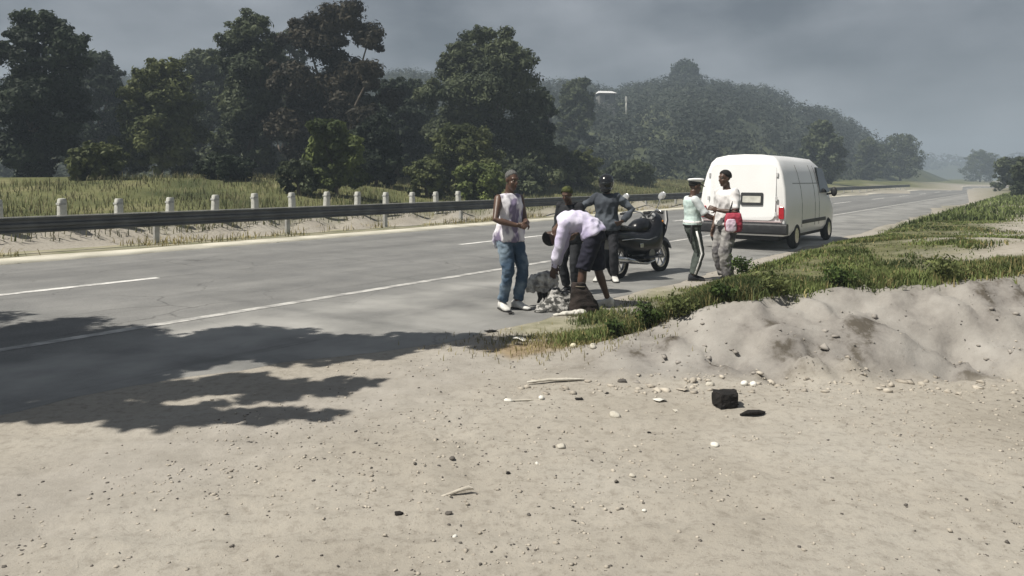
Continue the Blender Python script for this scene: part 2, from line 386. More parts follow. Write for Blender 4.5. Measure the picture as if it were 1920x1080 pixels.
hill = mesh_np('hill', hv, np.stack([ii, ii + 1, ii + n0 + 1, ii + n0], 1), hillm, smooth=True); tag(hill, kind='structure')
# low range far down the road
fx = np.linspace(-300, 760, 90); fv = []; ff = []
for i, x in enumerate(fx):
    h = 16 + 14 * float(fbm(x * 0.006, 0.2, 71, 4))
    for j, (yy, k) in enumerate(((560, -0.06), (590, 0.45), (640, 1.0), (700, 0.3))): fv.append((x, yy, h * k))
for i in range(len(fx) - 1):
    for j in range(3): q = i * 4 + j; ff.append((q, q + 4, q + 5, q + 1))
tag(mesh_np('far_hill', fv, ff, hillm, smooth=True), kind='structure')

# ------------------------------------------------------------------ foliage
def leaves(centers, radii, n, size, rg, shell=0.55, soft=0.7):
    """leaf rhombs scattered through ellipsoid clumps -> verts, faces"""
    centers = np.asarray(centers, float); radii = np.asarray(radii, float)
    w = (radii[:, 0] * radii[:, 1] + radii[:, 0] * radii[:, 2] + radii[:, 1] * radii[:, 2]); w = w / w.sum()
    idx = rg.choice(len(centers), n, p=w)
    d = rg.normal(size=(n, 3)); d /= np.linalg.norm(d, axis=1)[:, None]
    r = (shell + (1.06 - shell) * rg.random(n)) * (1 + 0.10 * rg.normal(size=n))
    c = centers[idx] + d * radii[idx] * r[:, None]
    nrm = d * (1.5 - soft) + rg.normal(size=(n, 3)) * soft + np.array([0, 0, 0.35]); nrm /= np.linalg.norm(nrm, axis=1)[:, None]
    a = np.cross(nrm, rg.normal(size=(n, 3))); a /= np.linalg.norm(a, axis=1)[:, None]
    b2 = np.cross(nrm, a)
    s = size * (0.55 + 0.9 * rg.random(n))[:, None]
    v = np.empty((n, 4, 3)); v[:, 0] = c - a * s; v[:, 1] = c - b2 * s * 0.5 + nrm * s * 0.12; v[:, 2] = c + a * s; v[:, 3] = c + b2 * s * 0.5 + nrm * s * 0.12
    return v.reshape(-1, 3), np.arange(n * 4).reshape(-1, 4)
bark = mat('bark', (0.14, 0.115, 0.09), 0.9, (0.07, 0.058, 0.045), scale=5, bump=0.6, bscale=20, stretch=(1, 1, 0.25))
LM = dict(dark=leaf_mat('dark_leaves', (0.042, 0.056, 0.032), (0.020, 0.029, 0.019)),  # low leaf colour stands in for shade on the dim trees
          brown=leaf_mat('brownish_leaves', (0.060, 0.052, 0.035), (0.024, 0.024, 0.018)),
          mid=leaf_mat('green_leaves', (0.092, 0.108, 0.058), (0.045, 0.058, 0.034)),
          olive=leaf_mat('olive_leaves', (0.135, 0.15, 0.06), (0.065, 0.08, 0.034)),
          lit=leaf_mat('sunlit_leaves', (0.17, 0.205, 0.065), (0.06, 0.08, 0.03)))  # sunlit brightness is put into this leaf colour
def tree(name, label, base, h, w, kind, nleaf, lsize, clumps=None, seed=1, group=None, crown_low=0.25, cat='tree', round_=False, nclump=26, top=None, sub=0):
    rg = np.random.default_rng(seed)
    e = empty(name, base, 0, label, cat, group)
    if clumps is None:
        cs, rs = [], []
        for i in range(nclump):
            u = (i + 0.5) / nclump; zz = crown_low + (1 - crown_low) * (u ** 0.85)
            v = (zz - crown_low) / (1 - crown_low)
            env = math.sin(math.pi * min(1, 0.16 + 0.80 * v)) ** (0.5 if round_ else 0.75)
            ang = i * 2.4 + rg.random() * 0.8; rad = w / 2 * env * (0.15 + 0.55 * math.sqrt(rg.random()))
            rr = w / 2 * (0.25 + 0.2 * rg.random()) * (0.55 + 0.5 * env)
            cs.append((rad * math.cos(ang), rad * math.sin(ang), min(zz * h, h - rr * 0.8))); rs.append((rr, rr, rr * (0.75 + 0.25 * rg.random())))
    else:
        cs, rs = [c[:3] for c in clumps], [(c[3], c[3], c[3] * c[4]) for c in clumps]
    if sub:
        c2, r2 = [], []
        for c, r in zip(cs, rs):
            c2.append(c); r2.append(tuple(k * .74 for k in r))
            for k in range(sub):
                d = rg.normal(size=3); d /= np.linalg.norm(d); q = rg.uniform(.20, .46)
                c2.append(tuple(np.array(c) + d * np.array(r) * rg.uniform(.62, 1.02 + .25 * (sub > 10)))); r2.append((r[0] * q, r[1] * q, r[2] * q * .8))
        v, f = leaves(c2, r2, nleaf, lsize, rg, shell=.45, soft=.5)
    else: v, f = leaves(cs, rs, nleaf, lsize, rg)
    mesh_np('crown', v, f, LM[kind], e)
    bm = bmesh.new(); tr = max(0.08, h * 0.022); th = h * max(crown_low, 0.12) + 0.25 * h
    pts = [V((0.06 * h * math.sin(k * 1.7 + seed) * k / 8, 0.04 * h * math.cos(k * 2.1 + seed) * k / 8, th * k / 4 - 0.3 * (k == 0))) for k in range(5)]
    tube(bm, pts, [tr * 1.35, tr * 1.05, tr * 0.9, tr * 0.8, tr * 0.62], 10)
    for c in (cs[::3] if len(cs) > 12 else cs):
        c = V(c); a = pts[3 if c.z > th else 2]; mid = (a + c) / 2 + V((0, 0, -0.04 * h))
        tube(bm, [a, mid, c], [tr * 0.5, tr * 0.3, tr * 0.1], 6)
    obj('trunk', bm, bark, e); return e
def base_at(px, Y):
    X = Y * (px - 960) / F; z = float(height(X, Y))
    if Y > 56: z = max(z, float(hill_z(np.array(X), np.array(Y))))
    return V((X, Y, z))
def ptree(name, label, px, Y, ytop, wpx, kind, nleaf, lsize, **kw):
    bs = base_at(px, Y); h = CAMH + (HOR - ytop) * Y / F - bs.z
    kw.setdefault('sub', 9); nleaf = int(nleaf * 3.0); lsize *= .56
    bl = kw.pop('blobs', None)
    if bl:
        rq = random.Random(kw.get('seed', 1)); kw['clumps'] = []
        for bx, by, br in bl:
            p = at(bx, by, Y); kw['clumps'].append((p.x - bs.x, rq.uniform(-1, 1) * .5 * wpx * Y / F * .5, p.z - bs.z, br * Y / F, .9))
    return tree(name, label, bs, h, wpx * Y / F, kind, nleaf, lsize, **kw)
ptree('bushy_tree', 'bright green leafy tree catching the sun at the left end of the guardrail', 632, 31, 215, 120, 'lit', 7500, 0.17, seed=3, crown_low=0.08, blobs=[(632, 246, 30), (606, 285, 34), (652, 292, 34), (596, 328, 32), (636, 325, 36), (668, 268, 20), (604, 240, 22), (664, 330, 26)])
ptree('tall_tree', 'tallest dark brownish tree behind the bright green tree', 640, 42, -40, 200, 'brown', 19000, 0.22, seed=5, crown_low=0.05, blobs=[(692, 62, 36), (640, 30, 50), (598, 80, 50), (560, 55, 46), (655, 135, 46), (610, 160, 56), (706, 140, 30), (556, 150, 52), (728, 178, 26), (650, 215, 56), (590, 240, 56), (696, 235, 42), (545, 235, 46), (640, 295, 56), (580, 310, 50), (700, 300, 46)])
ptree('broad_tree', 'large rounded dark green tree rising above all others in the middle background', 922, 47, 50, 232, 'mid', 22000, 0.22, seed=12, crown_low=0.04, blobs=[(934, 98, 44), (888, 96, 42), (850, 116, 34), (976, 124, 36), (820, 180, 32), (868, 175, 60), (935, 168, 64), (998, 190, 38), (832, 245, 48), (908, 245, 66), (982, 258, 54), (1018, 285, 34), (845, 310, 50), (930, 315, 62), (1002, 325, 44), (945, 74, 18), (905, 75, 22), (870, 130, 46), (950, 128, 46)])
ptree('shrub_tree', 'low olive green tree at the foot of the large rounded tree', 862, 38, 235, 160, 'olive', 7500, 0.16, seed=9, crown_low=0.04, round_=True)
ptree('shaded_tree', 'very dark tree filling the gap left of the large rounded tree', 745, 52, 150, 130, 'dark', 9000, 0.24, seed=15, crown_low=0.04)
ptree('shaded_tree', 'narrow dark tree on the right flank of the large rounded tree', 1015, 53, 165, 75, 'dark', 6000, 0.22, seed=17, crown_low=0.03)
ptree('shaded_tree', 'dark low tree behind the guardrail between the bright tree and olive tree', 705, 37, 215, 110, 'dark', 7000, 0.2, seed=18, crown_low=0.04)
ptree('roadside_tree', 'tall green tree just left of the tallest brownish tree', 470, 44, 30, 190, 'mid', 12000, 0.22, seed=21, crown_low=0.05)
ptree('roadside_tree', 'olive tree behind the guardrail, second from the left edge', 300, 40, 110, 190, 'olive', 11000, 0.2, seed=23, crown_low=0.05)
ptree('roadside_tree', 'big dark tree at the left edge behind the guardrail', 70, 38, 20, 230, 'dark', 13000, 0.21, seed=25, crown_low=0.05)
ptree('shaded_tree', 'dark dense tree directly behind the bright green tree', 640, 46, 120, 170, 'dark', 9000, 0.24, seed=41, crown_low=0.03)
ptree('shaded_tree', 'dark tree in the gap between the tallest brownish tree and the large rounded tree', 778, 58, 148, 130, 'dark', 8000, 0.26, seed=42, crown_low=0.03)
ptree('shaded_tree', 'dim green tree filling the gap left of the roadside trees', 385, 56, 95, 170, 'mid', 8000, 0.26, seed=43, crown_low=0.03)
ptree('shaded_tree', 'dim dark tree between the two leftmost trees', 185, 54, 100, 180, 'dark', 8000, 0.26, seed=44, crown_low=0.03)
ptree('shaded_tree', 'dim green tree behind the tall tree left of the brownish tree', 535, 60, 60, 150, 'mid', 8000, 0.26, seed=45, crown_low=0.03)
ptree('round_tree', 'hazy round tree on the slope right of the large rounded tree', 1078, 95, 150, 95, 'mid', 6500, 0.36, seed=27, crown_low=0.05, round_=True)
# the ball-shaped tree on the ridge
bs = base_at(1284, 205); rr_ = 26 * 205 / F; topz = CAMH + (HOR - 111) * 205 / F
tree('ridge_tree', 'single ball shaped tree standing on the skyline of the hill', bs, topz - bs.z, rr_ * 2, 'dark', 5200, 0.5,
     clumps=[(0, 0, topz - bs.z - rr_, rr_ * 0.92, 0.95), (rr_ * 0.35, 0, topz - bs.z - rr_ * 0.8, rr_ * 0.6, 0.9), (-rr_ * 0.5, 0, topz - bs.z - rr_ * 1.25, rr_ * 0.55, 0.9), (0, 0, topz - bs.z - rr_ * 1.9, rr_ * 0.7, 0.8)], seed=33)
for i, (px, Y, yt, wp) in enumerate(((1543, 104, 226, 95), (1630, 150, 258, 62), (1688, 168, 250, 100), (1838, 260, 280, 70))):
    ptree('roadside_tree', ['hazy tree behind the far guardrail just right of the white van', 'hazy tree second to the right of the white van, far along the road',
          'hazy tree third to the right of the white van, far along the road', 'smallest hazy tree near the right edge, farthest along the road'][i], px, Y, yt, wp, 'mid', 3500, 0.42, seed=50 + i, crown_low=0.06)
# shrubs behind the rail
for i, (px, Y, yt, wp, kd) in enumerate(((800, 35, 300, 100, 'olive'), (905, 34, 305, 110, 'lit'), (985, 44, 300, 90, 'mid'), (1075, 50, 285, 120, 'olive'), (560, 30, 300, 80, 'mid'), (180, 31, 270, 110, 'olive'), (420, 33, 290, 110, 'dark'), (775, 60, 250, 90, 'dark'), (1180, 60, 300, 120, 'mid'))):
    ptree('shrub', ['olive shrub left of the low olive tree', 'yellow green shrub at the foot of the large rounded tree', 'dim green shrub right of the low olive tree', 'olive shrub on the slope above the two standing people', 'green shrub left of the bright sunlit tree',
          'olive shrub behind the guardrail near the left edge', 'dark shrub behind the guardrail in the left part', 'dark shrub deep between the trees', 'green shrub on the hillside above the motorcycle'][i],
          px, Y, yt, wp, kd, 2600, 0.17 if Y < 40 else 0.24, seed=70 + i, crown_low=0.02, round_=True, nclump=14, cat='shrub')
for i, (X, Y, h, w, kd) in enumerate(((24.5, 33, 1.9, 3.0, 'olive'), (38, 54, 2.6, 4.6, 'mid'), (58, 86, 4.2, 6, 'mid'))):
    tree('shrub', ['olive bush on the grassy bank at the right edge', 'green bush farther along the grassy bank at the right edge', 'farthest hazy bush on the right bank beside the road'][i], V((X, Y, float(height(X, Y)))), h, w, kd, 6000, .12 + .03 * i, seed=90 + i, crown_low=.02, round_=True, nclump=12, cat='shrub', sub=8)
# forest over the hill: nobody could count it
rg = np.random.default_rng(101); cs, rs = [], []
while len(cs) < 1650:
    y = rg.uniform(64, 214); x = rg.uniform(-0.75, 0.62) * y
    if perp(x, y) > -27 - 0.03 * y: continue
    if rg.random() > 0.35 + 0.65 * sst(70, 120, y): continue
    if fbm(x * 0.03, y * 0.03, 81, 3) > 0.28 and y < 130: continue
    r = rg.uniform(1.5, 2.9) * (0.75 + 0.25 * sst(70, 150, y)); z = float(hill_z(np.array(x), np.array(y)))
    cs.append((x, y, z + r * 0.5)); rs.append((r, r, r * 0.95))
v, f = leaves(cs, rs, 190000, 0.36, rg, shell=0.7, soft=.28)
tag(mesh_np('hillside_forest', v, f, leaf_mat('forest_leaves', (0.046, 0.056, 0.042), (0.034, 0.043, 0.034), 0.05)), kind='stuff', label='hazy dark green woodland covering the hillside')
cs, rs = [], []
for i in range(420):
    x = rg.uniform(-280, 740); y = rg.uniform(585, 640); h = 16 + 14 * float(fbm(x * 0.006, 0.2, 71, 4)); k = np.interp(y, (560, 590, 640), (0, .45, 1.0))
    r = rg.uniform(4, 7); cs.append((x, y, h * k + r * .4)); rs.append((r, r, r))
v, f = leaves(cs, rs, 16000, 1.7, rg, shell=0.75)
tag(mesh_np('far_woodland', v, f, bpy.data.materials['forest_leaves']), kind='stuff', label='very distant woodland at the end of the road')

# the tree out of frame on the left whose shade lies across the dirt
def shade_clump(x, y, r, z, k=0.8):
    o = z / math.tan(R(SUN_EL)); return (x + SUN_AZ.x * o, y + SUN_AZ.y * o, z, r, k)
tb_ = V((-8.2, 5.6, 0))
SH = [(0.05, 7.70, .16, 4.5), (-0.2, 7.35, .2, 4.5), (-1.25, 6.05, .14, 4.4), (-1.7, 5.85, .20, 4.4), (-2.15, 6.05, .26, 4.5), (-2.8, 5.8, .3, 4.6), (-3.4, 6.0, .36, 4.7), (-1.6, 5.3, .13, 4.2), (-2.05, 5.25, .18, 4.3), (-2.6, 5.2, .2, 4.4), (-3.4, 5.35, .3, 4.6), (-1.2, 7.1, .25, 4.6), (-2.0, 6.9, .3, 4.7), (-2.9, 6.8, .35, 4.8), (-4.5, 6.5, .6, 5.0), (-0.45, 7.62, .28, 4.6), (-0.95, 7.55, .40, 4.7), (-1.55, 7.45, .55, 4.8), (-2.3, 7.35, .72, 5.0), (-3.1, 7.3, .85, 5.2), (-4.0, 7.25, 1.0, 5.4), (-5.2, 7.1, 1.3, 5.6), (-6.6, 7.0, 1.6, 6.0), (-8, 6.8, 1.8, 6.4), (-5.6, 6.0, 1.0, 6.2),
      (-1.45, 5.98, .22, 4.4), (-1.9, 5.92, .26, 4.5), (-2.45, 5.9, .3, 4.6), (-3.1, 5.9, .34, 4.7), (-3.9, 6.0, .4, 5.0), (-1.35, 5.22, .15, 4.2), (-1.75, 5.2, .2, 4.3), (-2.3, 5.2, .24, 4.4), (-3.0, 5.3, .3, 4.6), (-3.8, 5.5, .4, 4.9)]
cl = []
for (x, y, r, z) in SH:
    c = shade_clump(x, y, r, z); cl.append((c[0] - tb_.x, c[1] - tb_.y, c[2], c[3], 0.7))
tree('overhanging_tree', 'leafy tree left of the lay-by shading the dirt and asphalt', tb_, 7.0, 6, 'mid', 85000, 0.075, clumps=cl, seed=91, crown_low=0.3, sub=14)

# ------------------------------------------------------------------ grass and gravel
def blades(pts, lens, wid, lean, rg):
    n = len(pts); ang = rg.random(n) * 2 * math.pi
    d = np.stack([np.cos(ang), np.sin(ang), np.zeros(n)], 1); sd = np.stack([-np.sin(ang), np.cos(ang), np.zeros(n)], 1)
    up = np.array([0, 0, 1.0]); l = lens[:, None]; k = (lean * rg.random(n))[:, None]; w = wid[:, None]
    mid = pts + up * l * 0.55 + d * l * k * 0.3; tip = pts + up * l * (1 - 0.3 * k) + d * l * k
    v = np.stack([pts - sd * w, pts + sd * w, mid + sd * w * 0.75, mid - sd * w * 0.75, tip, tip + sd * w * 0.2], 1).reshape(-1, 3)
    b = np.arange(n) * 6
    f = np.concatenate([np.stack([b, b + 1, b + 2, b + 3], 1), np.stack([b + 3, b + 2, b + 5, b + 4], 1)])
    return v, f
def grass_obj(name, pts, lens, wid, lean, m, label, rg):
    v, f = blades(pts, lens, wid, lean, rg); o = mesh_np(name, v, f, m); tag(o, label, kind='stuff'); return o
rg = np.random.default_rng(202)
gmat = leaf_mat('grass_green', (0.165, 0.200, 0.07), (0.068, 0.090, 0.034), 1.1)
gdry = leaf_mat('grass_dry', (0.32, 0.27, 0.13), (0.18, 0.165, 0.07), 1.5)
N0 = 340000
y = 6.7 + 17 * rg.random(N0) ** 1.6; x = 0.2 + rg.random(N0) * (y * 0.70 + 0.3)
cov = grass_cover(x, y); clump = sst(-0.22, 0.28, fbm(x * 1.5, y * 1.5, 121, 4)); edge = np.exp(-((y - crest_y(x) - 0.25) / 0.4) ** 2)
keep = rg.random(N0) < cov * np.clip(0.06 + 0.75 * clump + 0.8 * edge * (0.6 + clump) + .35 * sst(1.2, .3, y - crest_y(x)), 0, 1)
x, y = x[keep], y[keep]; clump = clump[keep]; edge = edge[keep]
pts = np.stack([x, y, height(x, y) - 0.01], 1)
ln_ = 0.66 * (0.045 + 0.09 * rg.random(len(x))) * (0.55 + 0.7 * clump + 0.7 * edge) * (1 - 0.35 * sst(9, 13, y))
dr = rg.random(len(x)) < 0.10 + 0.22 * (fbm(x * .8, y * .8, 131, 3) > 0.12)
wd = 0.0035 + 0.00045 * y
for mk, m, lab, nm in ((~dr, gmat, 'green grass growing along the top of the earth bank', 'grass'), (dr, gdry, 'dry straw coloured grass mixed in along the bank', 'dry_grass')):
    grass_obj(nm, pts[mk], ln_[mk], wd[mk], 0.9, m, lab, rg)
# hanging roots and sparse weeds by the brown patch
x = rg.normal(0.55, 0.5, 1600); y = rg.normal(7.45, 0.3, 1600); pts = np.stack([x, y, height(x, y) - .005], 1)
grass_obj('dry_weeds', pts, 0.03 + 0.05 * rg.random(1600), np.full(1600, .004), 1.2, gdry, 'brown dry weeds at the low end of the bank', rg)
# grass of the bank farther along the road
n = 30000; y = 21 + 70 * rg.random(n) ** 1.7; p = -4.0 + 16 * rg.random(n); x = (p + y * ST) / CT
kk = fbm(x * .25, y * .25, 161, 3) > -.25; x, y = x[kk], y[kk]; pts = np.stack([x, y, height(x, y) - .02], 1)
grass_obj('far_grass', pts, .10 + .16 * rg.random(len(x)), .010 + .0006 * y, 1.1, gmat, 'hazy grass beside the road far beyond the van', rg)
n = 9000; x = np.concatenate([rg.normal(.9, .6, n // 2), rg.normal(2.3, .8, n // 2)]); y = np.concatenate([rg.normal(8.3, .5, n // 2), rg.normal(10.6, .8, n // 2)])
kk = (perp(x, y) > edge_at(along(x, y)) + .15) & (fbm(x * 1.3, y * 1.3, 193, 4) > .03); x, y = x[kk], y[kk]
grass_obj('thin_grass', np.stack([x, y, height(x, y) - .005], 1), .02 + .05 * rg.random(len(x)), np.full(len(x), .005), 1.2, leaf_mat('thin_grass_leaves', (.17, .18, .07), (.10, .10, .045), 2), 'thin trampled grass on the dirt beside the people', rg)
# verge grass beyond the guardrail
n = 70000; p = -19.1 - 14 * rg.random(n) ** 1.3; s = rg.uniform(0, 75, n); x = p * CT + s * ST; y = -p * ST + s * CT
pts = np.stack([x, y, height(x, y) - .02], 1); ck = sst(-.2, .3, fbm(x * .4, y * .4, 141, 3))
k = rg.random(n) < .35 + .65 * ck; half = rg.random(n) < .45
grass_obj('verge_grass', pts[k & ~half], (.08 + .24 * rg.random(n))[k & ~half], np.full((k & ~half).sum(), .013), .8, leaf_mat('verge_green', (.11, .125, .05), (.06, .07, .03), .4), 'green grass behind the guardrail', rg)
grass_obj('verge_dry_grass', pts[k & half], (.12 + .25 * rg.random(n))[k & half], np.full((k & half).sum(), .013), .8, leaf_mat('verge_straw', (.24, .22, .12), (.15, .14, .08), .4), 'pale dry grass behind the guardrail', rg)

n = 5000; p = rg.uniform(-19.0, -17.5, n); s = rg.uniform(-4, 45, n); kk = fbm(s * .5, p, 181, 3) > .02; p, s = p[kk], s[kk]; x = p * CT + s * ST; y = -p * ST + s * CT
grass_obj('roadside_weeds', np.stack([x, y, np.full(len(x), .0)], 1), .08 + .22 * rg.random(len(x)), np.full(len(x), .012), 1.0, gdry, 'dry weeds growing at the foot of the guardrail', rg)
WL = [leaf_mat('weed_leaves', (.085, .125, .035), (.035, .055, .018), 6), leaf_mat('weed_pale_leaves', (.16, .18, .07), (.08, .10, .035), 6)]
for i, (X, Y, w, h, k, lab) in enumerate(((1.32, 7.25, .20, .26, 0, 'dark green leafy weed at the low end of the bank grass'), (1.02, 7.3, .16, .17, 0, 'smaller dark weed left of the leafy weed on the bank'), (1.62, 7.2, .22, .22, 1, 'pale green weed right of the dark leafy weed on the bank'),
        (2.05, 7.25, .20, .18, 0, 'dark green weed halfway up the grassy bank edge'), (2.55, 7.3, .26, .24, 1, 'pale weed on the bank crest below the tall man'), (3.3, 7.5, .28, .24, 0, 'dark weed on the bank crest right of the tall man'), (4.3, 7.4, .30, .26, 1, 'pale bushy weed on the bank crest toward the right edge'), (2.9, 9.4, .26, .24, 0, 'dark weed in the grass between bank edge and people'))):
    e = empty('weed', V((X, Y, float(height(X, Y)))), 0, lab, 'weed')
    cs = [(w * .6 * math.cos(a * 2.4) * (a / 7), w * .6 * math.sin(a * 2.4) * (a / 7), h * (.3 + .55 * ((a * 37) % 10) / 10)) for a in range(8)]
    v, f = leaves(cs, [(w * .42, w * .42, h * .36)] * 8, 420, .022, np.random.default_rng(400 + i), shell=.3); mesh_np('foliage', v, f, WL[k], e)
    bm = bmesh.new(); tube(bm, [(0, 0, -.03), (.01, .01, h * .4), (0, .02, h * .8)], [.008, .006, .003], 6); obj('stem', bm, gdry, e)
def stone_bm(bm, c, r, seed, flat=0.6, sub=1, ang=0.25):
    m = Matrix.Translation(V(c)) @ Matrix.Rotation(seed * 1.3, 4, 'Z') @ Matrix.Diagonal((r * (1 + .35 * math.sin(seed * 3.1)), r, r * flat, 1))
    res = bmesh.ops.create_icosphere(bm, subdivisions=sub, radius=1.0, matrix=m)
    for vv in res['verts']:
        d = vv.co - V(c); vv.co = V(c) + d * (1 + ang * 2 * mnoise.noise(d * (1.1 / r) + V((seed * 7.7, seed, 0))))
def gravel(name, n, x0, x1, y0, y1, r0, r1, m, label, seed, cond=None):
    rg = np.random.default_rng(seed)
    base = bmesh.new(); bmesh.ops.create_icosphere(base, subdivisions=1, radius=1.0); base.verts.ensure_lookup_table()
    bv = np.array([v.co[:] for v in base.verts]); bf = np.array([[v.index for v in f.verts] for f in base.faces]); base.free()
    x = rg.uniform(x0, x1, n); y = y0 + (y1 - y0) * rg.random(n) ** 1.3
    if cond is not None: k = cond(x, y, rg); x, y = x[k], y[k]; n = len(x)
    r = r0 + (r1 - r0) * rg.random(n) ** 4
    sc3 = np.stack([r * rg.uniform(.7, 1.4, n), r * rg.uniform(.7, 1.2, n), r * rg.uniform(.35, .7, n)], 1)
    jit = 1 + 0.28 * rg.normal(size=(n, len(bv)))
    a = rg.random(n) * 6.283; ca, sa = np.cos(a), np.sin(a)
    v = bv[None] * jit[:, :, None] * sc3[:, None, :]
    vx = v[:, :, 0] * ca[:, None] - v[:, :, 1] * sa[:, None]; vy = v[:, :, 0] * sa[:, None] + v[:, :, 1] * ca[:, None]
    z = height(x, y)
    v = np.stack([vx + x[:, None], vy + y[:, None], v[:, :, 2] + (z + sc3[:, 2] * .25)[:, None]], 2).reshape(-1, 3)
    f = (bf[None] + (np.arange(n) * len(bv))[:, None, None]).reshape(-1, 3)
    tag(mesh_np(name, v, f, m), label, kind='stuff')
gv1 = mat('pebble_beige', (0.50, 0.455, 0.385), .9, (0.28, 0.25, 0.21), scale=3); gv2 = mat('pebble_dark', (0.14, 0.125, 0.11), .9, (0.07, 0.065, 0.06), scale=3)
near_dirt = lambda x, y, rg: (perp(x, y) > -4.7) & (np.abs(x) < .75 * y + .3) & (rg.random(len(x)) < .25 + .75 * sst(-.1, .3, fbm(x * 1.2, y * 1.2, 151, 3)))
gravel('gravel', 15000, -4.5, 5, 2.6, 6.6, .0025, .013, gv1, 'fine pale gravel scattered over the foreground dirt', 301, near_dirt)
gravel('dark_gravel', 6500, -4.5, 5, 2.6, 7.0, .0025, .011, gv2, 'small dark grit scattered over the foreground dirt', 302, near_dirt)
gravel('bank_rubble', 520, 0.0, 6.5, 5.75, 6.2, .006, .038, gv1, 'crumbled earth and small stones along the foot of the bank', 303, None)
gravel('bank_clods', 130, 0.9, 6.5, 6.05, 7.1, .008, .042, mat('clod_earth', (.34, .315, .285), .95, (.24, .22, .195), scale=5), 'crumbling earth clods on the face of the bank', 305, None)
gravel('edge_gravel', 1800, -5, 4, 5.5, 14, .005, .02, gv1, 'loose gravel along the ragged asphalt edge', 304, lambda x, y, rg: np.abs(perp(x, y) + 4.75) < .45)

# ------------------------------------------------------------------ guardrail and marker posts
steel = mat('rail_steel', (0.115, 0.12, 0.125), .55, (0.065, 0.068, 0.07), scale=1.5, metal=.3, stretch=(1, 1, 1), bump=.1)
galv = mat('galvanised', (0.52, 0.52, 0.50), .45, (0.36, 0.36, 0.35), scale=4, metal=.3)
PR = -18.35; SEG = 4.0; S0 = -14.0; NS = 36
gr = empty('guardrail', road(PR, S0, 0), -TH, 'long dark steel guardrail running along the far side of the road', 'guardrail')
prof = [(.035, .80), (.05, .775), (.0, .73), (-.0, .69), (.055, .655), (.055, .605), (0.0, .57), (0, .53), (.05, .49), (.035, .46)]
bm = bmesh.new(); rows = []
for yy in (0.0, SEG + .12):
    rows.append([bm.verts.new((a + (.006 if yy == 0 else 0), yy, z)) for a, z in prof]); 
    rows.append([bm.verts.new((a - .012 + (.006 if yy == 0 else 0), yy, z)) for a, z in prof[::-1]])
q0 = rows[0] + rows[1]; q1 = rows[2] + rows[3]; m_ = len(q0)
for i in range(m_): bm.faces.new((q0[i], q0[(i + 1) % m_], q1[(i + 1) % m_], q1[i]))
bm.faces.new(q0[::-1]); bm.faces.new(q1)
beam = obj('rail_beam', bm, steel, gr, auto=40)
bm = bmesh.new(); box(bm, (-.10, 0, .36), (.09, .13, .86)); box(bm, (-.035, 0, .64), (.05, .14, .26)); post = obj('post', bm, galv, gr, smooth=False, bevel=.008)
bm = bmesh.new(); box(bm, (0.0, SEG / 2, .815), (.09, SEG + .1, .022)); cap = obj('top_highlight', bm, galv, gr, smooth=False)  # pale strip added along the beam to draw its bright top highlight
for k in range(NS):
    for o in (beam, post, cap):
        c = o if k == 0 else o.copy()
        if k: COL.objects.link(c); c.parent = gr
        c.location = (0, k * SEG, 0)
white_conc = mat('white_concrete', (0.66, 0.66, 0.62), .85, (0.42, 0.42, 0.38), scale=5, bump=.2)
cnt = 0
ORD = 'first second third fourth fifth sixth seventh eighth ninth tenth eleventh twelfth thirteenth fourteenth fifteenth sixteenth seventeenth eighteenth nineteenth twentieth'.split()
s_a = s_of(612, -19.6)
for k in range(-9, 6):
    pt = road(-19.6, s_a + 1.36 * k); pt.z = float(height(pt.x, pt.y)) - .1
    if pt.y < 2 or abs(960 + F * pt.x / pt.y - 960) > 985: continue
    e = empty('marker_post', pt, -TH + .1 * math.sin(k * 3), ORD[cnt] + ' white concrete post from the left edge, in the row behind the guardrail', 'marker post', 'white posts behind the guardrail')
    if cnt == 0:
        bm = bmesh.new(); loft(bm, [(V((0, 0, z)), V((w, 0, 0)), V((0, w, 0)), .45) for z, w in ((0, .10), (.74, .09), (.82, .085), (.85, .07))], 12)
        mk = obj('post_shaft', bm, white_conc, e, auto=50); proto_post = mk
        bm = bmesh.new(); box(bm, (0, -.02, .72), (.182, .16, .05)); mb_ = obj('reflector_band', bm, mat('post_band', (.5, .5, .48), .6), e, smooth=False)
    else:
        for o in (proto_post, mb_): c = o.copy(); COL.objects.link(c); c.parent = e
    cnt += 1; e.rotation_euler = (R(2) * math.sin(k * 5.1), R(2) * math.cos(k * 4.3), -TH)

# ------------------------------------------------------------------ house on the hill (white roof glimpsed over the trees) and a slim mast
bs = base_at(1135, 150); zr = CAMH + (HOR - 174) * 150 / F
h_ = empty('hill_house', V((bs.x, bs.y, bs.z)), .15, 'small house with a bright white roof on the hillside skyline', 'house')
hh = zr - bs.z
bm = bmesh.new(); box(bm, (0, 0, hh / 2 - .3), (3.2, 3, hh)); obj('wall', bm, mat('house_wall', (.2, .2, .19), .9), h_, smooth=False)
bm = bmesh.new(); v_ = [bm.verts.new(p) for p in ((-1.9, -1.9, hh - .25), (1.9, -1.9, hh - .25), (1.9, 1.9, hh - .25), (-1.9, 1.9, hh - .25), (-1.4, 0, hh + .35), (1.4, 0, hh + .35))]
for f_ in ((0, 1, 5, 4), (2, 3, 4, 5), (1, 2, 5), (3, 0, 4), (3, 2, 1, 0)): bm.faces.new([v_[i] for i in f_])
obj('roof', bm, mat('white_roof', (.8, .8, .8), .5), h_, smooth=False)
bm = bmesh.new(); box(bm, (0, -1.515, hh - 1.1), (.9, .05, .9)); obj('window', bm, mat('dark_pane', (.03, .03, .035), .2), h_, smooth=False)
bs = base_at(1174, 140); zt = CAMH + (HOR - 181) * 140 / F
mast = empty('hill_mast', bs, 0, 'thin pale mast sticking out of the trees on the hillside', 'mast')
bm = bmesh.new(); tube(bm, [(0, 0, -.3), (0, 0, zt - bs.z)], [.14, .10], 8); obj('pole', bm, white_conc, mast)
